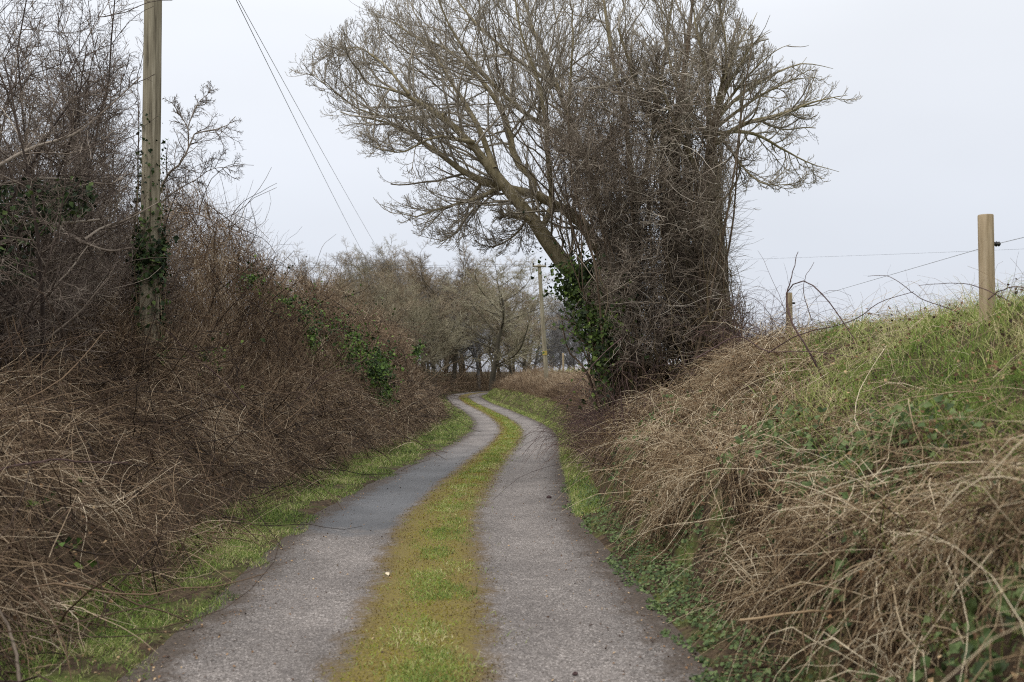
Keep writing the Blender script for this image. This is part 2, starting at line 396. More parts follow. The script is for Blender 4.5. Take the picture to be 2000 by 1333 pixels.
# ------------------------------------------------------------------ the lie of the land
_ZY = [-10, 5, 9, 14, 20.5, 28, 36, 46, 56, 70, 110, 160, 400, 2000]
_ZZ = [0, 0, -.1, -.25, -.5, -.75, -1.0, -1.3, -1.5, -1.55, -1.55, -2.2, -9, -40]
def zroad(Y): return np.interp(Y, _ZY, _ZZ)
CTRL = [(-.40, -4), (-.44, 2), (-.47, 5), (-.54, 7), (-.66, 9), (-.74, 11), (-.68, 13.6), (-.45, 20.5), (-.12, 28), (0.0, 36), (-.35, 46), (-1.15, 56), (-2.0, 63), (-2.9, 70), (-3.9, 81), (-3.5, 88), (-1.6, 93.5), (2.5, 97), (10, 100), (22, 101)]
PATH = smooth_path([(x, y, 0) for x, y in CTRL], 900)[:, :2]
_m = PATH[:, 1] <= 84
def xc(Y): return np.interp(Y, PATH[_m, 1], PATH[_m, 0])
HW = 1.43
def wv(Y): return np.interp(Y, [4, 8, 14, 20, 35, 60], [.55, .52, .72, .95, 1.45, 1.3])
def prof_R(e, Y):
    h = np.interp(e, [0, .12, .4, .58, .9, 1.25, 1.9, 2.9, 4.5, 8, 60], [0, .05, .10, .45, .84, 1.06, 1.42, 1.99, 2.2, 2.15, 2.3])
    near = np.interp(Y, [0, 10, 20], [1, 1, 1.0])
    return h * near * np.interp(Y, [70, 80, 88], [1, .75, 0])
def prof_L(e, Y):
    q = np.maximum(e - wv(Y), 0); v = np.clip(e / .12, 0, 1) * .05
    sc = np.interp(Y, [30, 50], [1, 1.35])
    return v + np.interp(q * sc, [0, .3, 1.2, 2.4, 3.4, 60], [0, .12, .75, 1.25, 1.7, 1.9]) * np.interp(Y, [76, 88, 100], [1, .6, .1])
def ground(X, Y):
    X = np.asarray(X, float); Y = np.asarray(Y, float)
    lat = X - xc(Y); zr = zroad(Y)
    bump = (fbm(X, Y, 1.1) - .5)
    eR = lat - HW; eL = -lat - HW
    z = zr - .02
    z = np.where(eR > 0, zr - .02 + prof_R(eR, Y) + bump * .28 * np.clip((eR - .3) / .8, 0, 1) + (fbm(X + 40, Y, 2.0) - .5) * .75 * np.clip((eR - .3) / .3, 0, 1) * np.clip((2.2 - eR) / .9, 0, 1) * np.clip((30 - Y) / 12, 0, 1), z)
    z = np.where(eL > 0, zr - .02 + prof_L(eL, Y) + bump * .3 * np.clip((eL - .6) / .8, 0, 1), z)
    return z + np.where(Y > 120, (fbm(X, Y, .05) - .5) * 1.5, 0)

def build_ground():
    Ys = np.concatenate([np.arange(-12, 2, .5), np.arange(2, 16, .12), np.arange(16, 40, .3), np.arange(40, 100, .8), np.geomspace(100, 3000, 40)])
    pos = np.concatenate([np.arange(0, 1.2, .2), np.arange(1.25, 1.75, .06), np.arange(1.8, 7, .13), np.arange(7, 14, .8), np.geomspace(15, 2500, 30)])
    cols = np.concatenate([-pos[::-1], pos[1:]])
    YY, CC = np.meshgrid(Ys, cols, indexing='ij')
    XX = CC + xc(YY)
    ZZ = ground(XX, YY)
    V = np.stack([XX, YY, ZZ], -1).reshape(-1, 3)
    nr, nc = YY.shape
    i = np.arange(nr - 1)[:, None] * nc; j = np.arange(nc - 1)[None]
    q = np.stack([i + j, i + j + 1, i + nc + j + 1, i + nc + j], -1).reshape(-1, 4)
    lat = CC; eR = lat - HW; eL = -lat - HW
    cov = np.zeros_like(CC)
    cov = np.where((eL > .06) & (eL < wv(YY)), .40, cov)
    cov = np.where((eR > .06) & (eR < .7), .38, cov)
    cov = np.where(eR > 1.7, .4, cov)
    cov = np.where((eL > 8) | (eR > 3.2), .75, cov)
    cov = np.where((YY > 86), .35, cov)
    g = Geo(); g.add(V, q, cov.ravel())
    o = g.build('ground', M['ground']); tag(o, kind='structure')
build_ground()

def build_lane():
    d = np.concatenate([[0], np.cumsum(np.linalg.norm(np.diff(PATH, axis=0), axis=1))])
    s = np.concatenate([np.arange(0, 30, .12), np.arange(30, d[-1], .4)])
    x = np.interp(s, d, PATH[:, 0]); y = np.interp(s, d, PATH[:, 1])
    tx = np.gradient(x, s); ty = np.gradient(y, s); nn = np.stack([ty, -tx], -1); nn /= np.linalg.norm(nn, axis=1, keepdims=True)
    U = np.concatenate([np.linspace(-1.5, -1.3, 5), np.linspace(-1.2, 1.2, 33), np.linspace(1.3, 1.5, 5)])
    X = x[:, None] + nn[:, :1] * U; Y = y[:, None] + nn[:, 1:] * U
    sag = .03 * np.exp(-(U / .35) ** 2) - .018 * np.exp(-((np.abs(U) - .8) / .3) ** 2)
    Z = zroad(Y) + sag[None] + (fbm(X, Y, 1.7) - .5) * .02 + .006
    g = Geo(); nr, nc = X.shape
    i = np.arange(nr - 1)[:, None] * nc; j = np.arange(nc - 1)[None]
    q = np.stack([i + j, i + j + 1, i + nc + j + 1, i + nc + j], -1).reshape(-1, 4)
    g.add(np.stack([X, Y, Z], -1), q, 0)
    o = g.build('lane', M['lane']); tag(o, kind='structure')
    uvl = o.data.uv_layers.new(name='lane')
    vi = np.empty(len(o.data.loops), np.int32); o.data.loops.foreach_get('vertex_index', vi)
    uvs = np.stack([np.broadcast_to(U, X.shape).ravel(), np.broadcast_to((s - 4)[:, None], X.shape).ravel()], -1)[vi]
    uvl.data.foreach_set('uv', uvs.astype(np.float32).ravel())
build_lane()
def lane_z(X, Y):
    u = X - xc(Y)
    return zroad(Y) + .03 * np.exp(-(u / .35) ** 2) - .018 * np.exp(-((np.abs(u) - .8) / .3) ** 2) + (fbm(X, Y, 1.7) - .5) * .02 + .006

def ysample(rs, n, a, b, p=1.0):
    u = rs.random(n)
    if p == 1.0: return a * (b / a) ** u
    k = 1 - p; return (a ** k + u * (b ** k - a ** k)) ** (1 / k)

# ------------------------------------------------------------------ centre strip of moss and grass, verges
def tuft_blades(g, X, Y, Z, h, wd, rs, tint, lean=.5, S_=3, mat=0):
    n = len(X); D = unit(np.stack([rs.normal(0, lean, n), rs.normal(0, lean, n), np.ones(n)], -1))
    P = grow(np.stack([X, Y, Z], -1), D, h, S_, .12, -.45, rs)
    side = unit(np.stack([rs.normal(size=n), rs.normal(size=n) * .5, np.zeros(n)], -1))
    blades(g, P, wd, side, tint, mat)
def center_strip():
    rs = rng(5); n = 110000
    Y = ysample(rs, n, 2.0, 78, 1.2); u = rs.normal(-.05, .26, n)
    cl = fbm(u * 3, Y, 2.2)
    keep = (np.abs(u + .05) + (cl - .5) * 1.2 + rs.normal(0, .07, n) < .44)
    Y, u = Y[keep], u[keep]; X = xc(Y) + u; n = len(X); Z = lane_z(X, Y) - .004
    sc = np.maximum(1, Y / 9) ** .55
    gm = Geo()
    tuft_blades(gm, X, Y, Z, rs.uniform(.008, .024, n) * sc, rs.uniform(.004, .009, n) * sc, rs, np.clip(.90 - np.abs(u + .03) * 1.35 + rs.normal(0, .2, n) + (fbm(u * 4, Y, 2.6) - .5) * 1.2, 0, 1), .9, 2)
    tag(gm.build('moss_strip', M['moss'], smooth=False), 'strip of olive brown moss along the middle of the lane', 'moss', kind='stuff')
    n = 60000
    Y = ysample(rs, n, 2.0, 78, 1.2); u = rs.normal(.03, .15, n)
    keep = fbm(u * 2 + 9, Y, 1.9) + rs.normal(0, .05, n) > np.interp(Y, [4, 9, 25], [.52, .49, .44])
    Y, u = Y[keep], u[keep]; X = xc(Y) + u; n = len(X); Z = lane_z(X, Y) - .004; sc = np.maximum(1, Y / 9) ** .5
    gg = Geo()
    tuft_blades(gg, X, Y, Z, rs.uniform(.02, .06, n) * np.minimum(sc, 2), rs.uniform(.003, .006, n) * sc, rs, np.clip(rs.normal(.62, .17, n), 0, 1), .8, 3)
    tag(gg.build('strip_grass', M['grass'], smooth=False), 'short green grass growing in the mossy middle of the lane', 'grass', kind='stuff')
center_strip()

def verge_grass():
    rs = rng(6); g = Geo()
    n = 120000
    Y = ysample(rs, n, 2.5, 82, 1.25); e = rs.random(n) ** .8 * (wv(Y) + .35)
    e = e - .12; keep = (e > -.22 + .5 * fbm(e * 0, Y, 1.6)) & (fbm(e * 2, Y, 1.4) + rs.normal(0, .06, n) > .40)
    Y, e = Y[keep], e[keep]; X = xc(Y) - HW - e; Z = np.maximum(ground(X, Y) - .01, np.where(e < .1, lane_z(X, Y) - .004, -99)); n = len(X)
    sc = np.maximum(1, Y / 8) ** .55
    tuft_blades(g, X, Y, Z, rs.uniform(.04, .13, n) * np.clip(.5 + e, .5, 1.2) * np.minimum(sc, 1.7), rs.uniform(.003, .006, n) * sc, rs, np.clip(rs.normal(.52, .25, n) + (fbm(X, Y, 1.5) - .5) * .9, 0, 1), .75, 3)
    tag(g.build('verge_grass', M['grass'], smooth=False), 'short green grass on the verge below the brown bramble bank', 'grass', kind='stuff')
    g = Geo(); n = 45000     # far right verge
    Y = ysample(rs, n, 11, 84, .8); e = rs.random(n) * np.interp(Y, [11, 25, 60], [.35, .6, 1.2])
    keep = e > .03
    Y, e = Y[keep], e[keep]; X = xc(Y) + HW + e; Z = ground(X, Y) - .01; n = len(X); sc = np.maximum(1, Y / 8) ** .55
    tuft_blades(g, X, Y, Z, rs.uniform(.04, .1, n) * np.minimum(sc, 2), rs.uniform(.003, .006, n) * sc, rs, np.clip(rs.normal(.68, .15, n), 0, 1), .7, 3)
    tag(g.build('far_verge_grass', M['grass'], smooth=False), 'bright green verge on the outside of the lane bend under the tree', 'grass', kind='stuff')
verge_grass()

# ------------------------------------------------------------------ left hedge bank
def hull_L(e, Y):
    """height of the growth above the lane, left bank"""
    q = np.maximum(e - wv(Y) + .1, 0) * np.interp(Y, [26, 50], [1, 1.5])
    crest = np.interp(Y, [4, 13, 16, 18, 21, 26, 32, 40, 50, 60, 72, 84], [2.5, 2.5, 3.2, 4.2, 4.9, 4.7, 4.4, 4.1, 3.9, 3.5, 2.6, 1.6])
    h = np.interp(q, [0, .35, 1.2, 2.4], [.05, .55, 1.3, 1.95])
    up = np.clip((q - 2.2) / 1.3, 0, 1); up = up * up * (3 - 2 * up)
    h = h + (np.maximum(crest - 1.95, 0)) * up
    return h * (1 + (fbm(e * 1.0, Y, .9) - .5) * .55 + (fbm(e + 60, Y, 2.2) - .5) * .3)
def z_hull(e, Y): return zroad(Y) + hull_L(e, Y)
def left_hedge():
    rs = rng(7); g = Geo()
    def put(n, a, b, emax, lo, hi, r0, S_, p=1.1, depth=.12, k=3, tintm=.45, updir=.35, spread=1.0, thin=.0, tv=.2):
        Y = ysample(rs, n, a, b, p); e = wv(Y) - .12 + rs.random(n) ** .85 * (emax - wv(Y)) / np.interp(Y, [26, 50], [1, 1.15])
        keep = fbm(e * 1.6, Y * 1.1, 1.5) + rs.normal(0, .05, n) > thin
        Y, e = Y[keep], e[keep]; n = len(Y)
        X = xc(Y) - HW - e
        zh = z_hull(e, Y); gz = ground(X, Y)
        z = np.maximum(zh - np.abs(rs.normal(0, depth, n)) - (zh - gz) * rs.random(n) ** 2 * .35, gz + .01)
        dz = (z_hull(e + .1, Y) - z_hull(e - .1, Y)) / .2
        th = rs.random(n) * 2 * math.pi
        dx, dy = np.cos(th) * spread, np.sin(th)
        D = np.stack([dx, dy, -dx * dz * .6 + rs.normal(updir * .5, .45, n)], -1)
        sc = np.maximum(1, Y / 10) ** .6
        L = rs.uniform(lo, hi, n) * np.maximum(1, Y / 12) ** .35
        P = grow(np.stack([X, Y, z], -1), D, L, S_, .16, rs.normal(-.1, .2, n), rs)
        P[:, :, 2] = np.maximum(P[:, :, 2], ground(P[:, :, 0], P[:, :, 1]) - .02)
        R = (r0 * rs.uniform(.6, 1.5, n) * sc)
        tubes(g, P, taperR(R, S_ + 1, .45), k, np.clip(rs.normal(tintm, tv, n) + (fbm(X, Y, .7) - .5) * .5, 0, 1))
    put(85000, 2.5, 84, 5.0, .15, .45, .0016, 4, 1.15, depth=.2, tintm=.53, thin=.44)
    put(34000, 2.5, 84, 5.4, .25, .75, .0022, 5, 1.1, depth=.10, tintm=.57, thin=.47, tv=.27)
    put(9000, 2.5, 60, 5.2, .3, .9, .0028, 6, 1.0, depth=.06, tintm=.52, tv=.3, thin=.44)
    put(4500, 3.5, 60, 5.2, .6, 1.8, .005, 8, 1.0, depth=.05, tintm=.15, tv=.12)
    # dense volume under the crest, and shoots standing out of it
    n = 45000
    Y = ysample(rs, n, 13, 84, 1.0); e = wv(Y) + (2.0 + rs.random(n) * 3.2) / np.interp(Y, [26, 50], [1, 1.5]); X = xc(Y) - HW - e
    gz = ground(X, Y); z = gz + (z_hull(e, Y) - gz) * rs.random(n)
    D = np.stack([rs.normal(.15, .5, n), rs.normal(0, .5, n), rs.normal(.5, .5, n)], -1)
    P = grow(np.stack([X, Y, z], -1), D, rs.uniform(.3, .9, n), 4, .2, .1, rs)
    sc = np.maximum(1, Y / 10) ** .6
    tubes(g, P, taperR(.0025 * rs.uniform(.6, 1.5, n) * sc, 5, .4), 3, np.clip(rs.normal(.5, .2, n), 0, 1))
    n = 5000
    Y = ysample(rs, n, 5, 84, 1.0); e = wv(Y) + (2.6 + rs.random(n) * 2.4) / np.interp(Y, [26, 50], [1, 1.5]); X = xc(Y) - HW - e
    P = grow(np.stack([X, Y, z_hull(e, Y) - .4], -1), np.stack([rs.normal(.1, .3, n), rs.normal(0, .3, n), np.ones(n)], -1), .45 + rs.uniform(.05, 1, n) ** 2.2 * .9, 5, .1, .1, rs)
    tubes(g, P, taperR(.003 * rs.uniform(.6, 1.3, n) * np.maximum(1, Y / 10) ** .5, 6, .3), 3, np.clip(rs.normal(.4, .15, n), 0, 1))
    # thick dark branches as a core, so the sky does not show through the body
    n = 2600
    Y = ysample(rs, n, 13, 84, 1.0); e = wv(Y) + (2.6 + rs.random(n) * 2.6) / np.interp(Y, [26, 50], [1, 1.5]); X = xc(Y) - HW - e; gz = ground(X, Y)
    P = grow(np.stack([X, Y, gz], -1), np.stack([rs.normal(0, .3, n), rs.normal(0, .3, n), np.ones(n)], -1), (z_hull(e, Y) - gz) * rs.uniform(.6, .95, n), 6, .16, 0, rs)
    tubes(g, P, taperR(.016 * rs.uniform(.5, 1.4, n), 7, .3), 4, np.clip(rs.normal(.2, .12, n), 0, 1))
    root = empty('hedge', (-5, 12, 0), 'long tangled brown hedge of brambles covering the whole bank beside the wooden pole', 'hedge')
    g.build('stems', M['bramble'], root, origin=(-5, 12, 0))
    # ivy growing in it
    gi = Geo()
    def patch(cx, cy, rx, ry, d, n, sz, rs=rs, dd=.5):
        a = rs.random(n) * 2 * math.pi; r = np.abs(rs.normal(0, .65, n)) * (1 + .3 * np.sin(a * 3 + cx) + .2 * np.sin(a * 7))
        pts = np.array([px(cx + rx * r[i] * math.cos(a[i]), cy + ry * r[i] * math.sin(a[i]), d + rs.normal(0, dd)) for i in range(n)])
        leaves(gi, pts, sz * (.8 + .7 * rs.random(n) ** 3), rs, np.array([.5, -.9, .5]), flat=.9)
    patch(738, 722, 30, 46, 28.0, 2400, .075); patch(690, 660, 70, 60, 29.5, 300, .075); patch(650, 640, 60, 60, 27, 200, .07); patch(752, 778, 22, 24, 28.0, 900, .075); patch(690, 690, 60, 50, 29, 500, .075)
    patch(610, 660, 22, 60, 25.5, 420, .07); patch(560, 590, 60, 40, 23, 260, .06); patch(490, 545, 40, 30, 20.5, 160, .06)
    patch(650, 720, 60, 40, 28, 350, .075); patch(600, 610, 40, 30, 25, 160, .07); patch(815, 688, 14, 22, 42, 160, .12)
    patch(120, 1080, 70, 60, 7.3, 90, .05); patch(60, 1000, 60, 60, 7.6, 60, .05); patch(400, 700, 60, 40, 16, 120, .07)
    patch(320, 690, 14, 30, 14.2, 90, .06)
    gi.build('ivy', M['ivy_bright'], root, smooth=False, origin=(-5, 12, 0))
    gl = Geo(); n = 9000
    Y = ysample(rs, n, 3, 60, 1.2); e = wv(Y) - .1 + rs.random(n) * 4.2; X = xc(Y) - HW - e
    zh = z_hull(e, Y); gz = ground(X, Y); z = gz + (zh - gz) * rs.uniform(.2, 1.0, n)
    leaves(gl, np.stack([X, Y, z], -1), .028 * np.maximum(1, Y / 10) ** .4, rs, np.array([.4, -.6, .5]), np.clip(rs.normal(.35, .25, n), 0, 1), flat=.9)
    gl.build('dead_leaves', M['litter'], root, smooth=False, origin=(-5, 12, 0))
left_hedge()

# ------------------------------------------------------------------ right bank: dead grass, green grass, ground cover
def right_bank():
    rs = rng(8); g = Geo()
    def edge(Y): return np.interp(Y, [3, 4.5, 6.7, 8.5, 12, 15, 22, 26], [.85, .98, 1.4, 1.8, 2.6, 4.5, 4.0, 2.2]) + (fbm(Y * 0 + 3, Y, .8) - .5) * .7
    def tufts(nt_, per, a, b, e0, e1, lo, hi, w0, p, grav, tm, S_=6, out=.35, r=.07, wob=.24, up=.5, hol=.0):
        Y0 = ysample(rs, nt_, a, b, p); e = e0 + rs.random(nt_) * (e1 - e0)
        k = (e < edge(Y0) + rs.normal(0, .2, nt_)) & (fbm(e + 31, Y0, 1.9) + rs.normal(0, .03, nt_) > hol); Y0, e = Y0[k], e[k]; nt_ = len(Y0); X0 = xc(Y0) + HW + e
        c = np.stack([X0, Y0, ground(X0, Y0)], -1)
        dirs = np.stack([rs.normal(-out, .45, nt_), rs.normal(0, .6, nt_), rs.normal(up, .25, nt_)], -1); ti = rs.normal(tm, .2, nt_)
        m_ = rs.poisson(per, nt_); I = np.repeat(np.arange(nt_), m_); n = len(I); sc = np.maximum(1, c[I, 1] / 7) ** .6
        P0 = c[I] + rs.normal(0, 1, (n, 3)) * [r, r, r * .5]
        P = grow(P0, dirs[I] * .8 + rs.normal(0, .62, (n, 3)), rs.uniform(lo, hi, n), S_, wob, -grav * rs.uniform(.5, 1.5, n), rs)
        P[:, :, 2] = np.maximum(P[:, :, 2], ground(P[:, :, 0], P[:, :, 1]) + .005 + rs.random(n)[:, None] * .07)
        tubes(g, P, taperR(w0 * rs.uniform(.5, 1.5, n) * sc, S_ + 1, .45), 3, np.clip(ti[I] + rs.normal(0, .24, n), 0, 1))
    tufts(430, 34, 2.6, 9, .42, 1.5, .25, .6, .0026, 1.2, .65, .38, wob=.44, up=.35, r=.06, hol=.48)
    tufts(260, 26, 2.6, 9, .6, 1.5, .3, .7, .0029, 1.2, .8, .50, out=.8, wob=.4, up=.3, hol=.47)
    tufts(1700, 22, 7.5, 32, .45, 4.2, .25, .75, .0021, 1.2, .6, .48, hol=.43)
    tufts(520, 12, 2.6, 14, 1.2, 4.5, .2, .5, .0014, 1.0, .4, .55)
    def strays(n, a, b, e0, e1, lo, hi, w0, p, tm, ex=0.0):
        Y = ysample(rs, n, a, b, p); e = e0 + rs.random(n) * (e1 - e0); k = (e < edge(Y) + rs.normal(ex, .3, n)) & (fbm(e + 31, Y, 1.9) + rs.normal(0, .05, n) > .40); Y, e = Y[k], e[k]; n = len(Y)
        X = xc(Y) + HW + e; th = rs.random(n) * 6.283; dx = np.cos(th); dy = np.sin(th)
        sl = (ground(X + .15, Y) - ground(X - .15, Y)) / .3
        P = grow(np.stack([X, Y, ground(X, Y) + rs.uniform(.03, .22, n)], -1), np.stack([dx, dy, dx * sl * .7 + rs.normal(.1, .25, n)], -1), rs.uniform(lo, hi, n), 6, .16, -.15, rs)
        P[:, :, 2] = np.maximum(P[:, :, 2], ground(P[:, :, 0], P[:, :, 1]) + .01)
        tubes(g, P, taperR(w0 * rs.uniform(.6, 1.4, n) * np.maximum(1, Y / 7) ** .5, 7, .4), 3, np.clip(rs.normal(tm, .2, n), 0, 1))
    strays(5000, 2.6, 30, .45, 4.5, .25, .9, .0019, 1.2, .62); strays(2200, 2.6, 26, .5, 4.5, .5, 1.3, .0028, 1.2, .85); strays(6000, 2.6, 16, .9, 5.0, .2, .55, .0016, 1.1, .66, 2.5); strays(500, 2.6, 8, .45, 1.3, .3, .9, .003, 1.1, .85)
    n = 420; Y = rs.uniform(5, 17, n); e = rs.uniform(2.0, 4.6, n); X = xc(Y) + HW + e
    P = grow(np.stack([X, Y, ground(X, Y)], -1), np.stack([rs.normal(-.2, .6, n), rs.normal(0, .5, n), np.ones(n)], -1), rs.uniform(.2, .65, n), 7, .14, -.25, rs)
    tubes(g, P, taperR(.0018 * rs.uniform(.6, 1.3, n), 8, .4), 3, np.clip(rs.normal(.45, .3, n), 0, 1))
    tag(g.build('dead_grass', M['dead_grass']), 'tangled tan dead grass drooping over the steep bank beside the lane', 'dead grass', kind='stuff')
    g = Geo()
    n = 150000
    Y = ysample(rs, n, 2.8, 40, 1.3); e = .7 + rs.random(n) ** 1.3 * 5.5
    keep = (e > edge(Y) + rs.normal(-.1, .25, n)) & (fbm(e * 1.5 + 7, Y, 1.2) + rs.normal(0, .07, n) > .40)
    Y, e = Y[keep], e[keep]; n = len(Y); X = xc(Y) + HW + e; Z = ground(X, Y) - .01; sc = np.maximum(1, Y / 7) ** .6
    tuft_blades(g, X, Y, Z, rs.uniform(.08, .30, n) * (.4 + 1.8 * fbm(X + 5, Y, 2.4) ** 1.5), rs.uniform(.0035, .0075, n) * sc, rs, np.clip(rs.normal(.66, .22, n) + (fbm(X, Y, 1.2) - .5) * .8, 0, 1), .6, 4)
    tag(g.build('bank_grass', M['grass'], smooth=False), 'long green grass along the top of the bank by the fence posts', 'grass', kind='stuff')
    g = Geo(); n = 12500
    Y = ysample(rs, n, 2.6, 15, 1.1); e = rs.random(n) * np.interp(Y, [3, 6, 10, 15], [.8, .75, .6, .4]) - .14
    keep = (fbm(e * 3, Y, 1.8) > .33) & (e > -.16 + .34 * fbm(Y * 0, Y, 2.2))
    Y, e = Y[keep], e[keep]; n = len(Y); X = xc(Y) + HW + e
    Z = np.maximum(ground(X, Y), np.where(e < .08, lane_z(X, Y), -99)) + .004 + rs.random(n) ** 1.5 * .10 * np.clip(e * 4, .1, 1)
    leaves(g, np.stack([X, Y, Z], -1), .03, rs, np.array([-.3, -.3, 1]), flat=.5)
    n = 5200
    Y = ysample(rs, n, 2.6, 14, 1.2); e = .42 + rs.random(n) * 1.1; X = xc(Y) + HW + e
    keep = fbm(e + 31, Y, 1.9) < .47
    X, Y = X[keep], Y[keep]; n = len(X)
    leaves(g, np.stack([X, Y, ground(X, Y) + .06 + rs.random(n) * .16], -1), .05, rs, np.array([-.8, -.5, .6]), flat=.6)
    tag(g.build('leafy_weeds', M['weed'], smooth=False), 'low green leafy weeds at the foot of the dead grass bank', 'weeds', kind='stuff')
    g = Geo(); n = 4200
    Y = ysample(rs, n, 2.8, 24, 1.2); e = .45 + rs.random(n) * 2.6; X = xc(Y) + HW + e
    leaves(g, np.stack([X, Y, ground(X, Y) + rs.uniform(.02, .22, n)], -1), .03 * np.maximum(1, Y / 9) ** .4, rs, np.array([-.4, -.6, .6]), np.clip(rs.normal(.4, .25, n), 0, 1), flat=.9)
    tag(g.build('dead_leaves', M['litter'], smooth=False), 'curled brown dead leaves caught in the dead grass bank', 'dead leaves', kind='stuff')
    # scrub along the far bank
    g = Geo(); n = 26000
    Y = ysample(rs, n, 27, 84, .8); e = np.interp(Y, [27, 50], [.55, 1.05]) + rs.random(n) * 2.4; X = xc(Y) + HW + e; z = ground(X, Y)
    D = np.stack([rs.normal(-.2, .6, n), rs.normal(0, .6, n), np.abs(rs.normal(.8, .4, n))], -1)
    P = grow(np.stack([X, Y, z], -1), D, rs.uniform(.25, .9, n), 4, .2, -.35, rs)
    tubes(g, P, taperR(.0065 * rs.uniform(.6, 1.4, n), 5, .4), 3, np.clip(rs.normal(.62, .2, n) - .25 * (e < 1.6) + (fbm(X, Y, .5) - .5) * .5, 0, 1))  # top light put into the tint: stems low on the bank darker
    o = g.build('scrub_thicket', M['bramble'], origin=(2, 55, 0)); tag(o, 'low pinkish brown scrub on the bank below the far wooden pole', 'scrub')
    g = Geo(); n = 9000
    Y = ysample(rs, n, 40, 100, .3); e = 2.6 + rs.random(n) * 14; X = xc(Y) + HW + e; z = ground(X, Y) - .02
    tuft_blades(g, X, Y, z, rs.uniform(.2, .5, n), rs.uniform(.02, .04, n), rs, np.clip(rs.normal(.75, .15, n), 0, 1), .5, 3)
    tag(g.build('field_grass', M['grass'], smooth=False), 'pale green field grass above the far scrub bank', 'grass', kind='stuff')
right_bank()

# brambles at the foot of the big trees
def bramble_clump(name, label, path_fn, n, seed, r0=.0032, mat='bramble_dark', L=(.8, 1.8)):
    rs = rng(seed); g = Geo()
    X, Y = path_fn(rs, n); z = ground(X, Y)
    D = np.stack([rs.normal(-.2, .5, n), rs.normal(-.2, .5, n), np.abs(rs.normal(.9, .4, n))], -1)
    P = grow(np.stack([X, Y, z], -1), D, rs.uniform(*L, n), 8, .13, -.42, rs)
    P[:, :, 2] = np.maximum(P[:, :, 2], ground(P[:, :, 0], P[:, :, 1]))
    R = r0 * rs.uniform(.6, 1.4, n); tubes(g, P, taperR(R, 9, .4), 4, rs.random(n))
    p2, d2, l2, r2 = spawn(P, np.full(n, .8), R, 5, .2, 1, 1.0, .45, rs, rmin=.0014)
    P2 = grow(p2, d2, l2, 4, .15, -.1, rs); tubes(g, P2, taperR(r2, 5, .4), 3, rs.random(len(P2)))
    o = g.build(name, M[mat], origin=(float(X.mean()), float(Y.mean()), float(z.min())))
    return tag(o, label, 'bramble bush')
def f1(rs, n):
    Y = rs.uniform(12.5, 22, n); return xc(Y) + HW + .45 + np.abs(rs.normal(0, .35, n)), Y
bramble_clump('bramble_bush', 'purplish brown bramble bush leaning over the lane edge below the big trees', f1, 420, 21)
def f2(rs, n):
    c = px(1470, 640, 15.5); return c[0] + rs.normal(0, .35, n), c[1] + rs.normal(0, .6, n)
bramble_clump('bramble_bush', 'thin dark bramble tangle between the ivy clad trunk and the short fence post', f2, 160, 22, .0035)

# ------------------------------------------------------------------ trees
def fill(g, limbs, rads, levels, rs, poly=None, plane=18., twig_mat=0, rcap=1.0):
    """levels: list of (n, t0, t1, ang, ratio, S, wob, trop, rr, rmin). limbs: (n,s,3)"""
    P = limbs; R = rads; L = np.linalg.norm(np.diff(P, axis=1), axis=2).sum(1)
    for li, (n, t0, t1, ang, ratio, S_, wob, trop, rr, rmin, lmax) in enumerate(levels):
        p, d, l, r = spawn(P, np.minimum(L, lmax / ratio), R, n, t0, t1, ang, ratio, rs, .45, rr, rmin)
        r = np.minimum(r, (.024, .011, .006, .0048)[li] * rcap)
        Q = grow(p, d, l, S_, wob, rs.normal(trop, .08, len(p)), rs)
        if poly is not None:
            k = plane / Q[:, -1, 1]
            X = Q[:, -1, 0] * k * F / plane + 1000; Yp = 700 - (Q[:, -1, 2] - 1.6) * k * F / plane
            ok = in_poly(X, Yp, poly) | (rs.random(len(Q)) < .10)
            Q, l, r = Q[ok], l[ok], r[ok]
        tubes(g, Q, taperR(r, S_ + 1, .45), 4 if li == 0 else 3, np.clip(rs.normal(.5, .22, len(Q)), 0, 1), twig_mat)
        P, L, R = Q, l, r
    return P

def limb_mesh(paths, k=10, n=14):
    """paths: list of (points with depth, r0, r1)"""
    PP = np.array([smooth_path(pxs(p), n) for p, a, b in paths])
    RR = np.array([np.linspace(a, b, n) for p, a, b in paths])
    return PP, RR

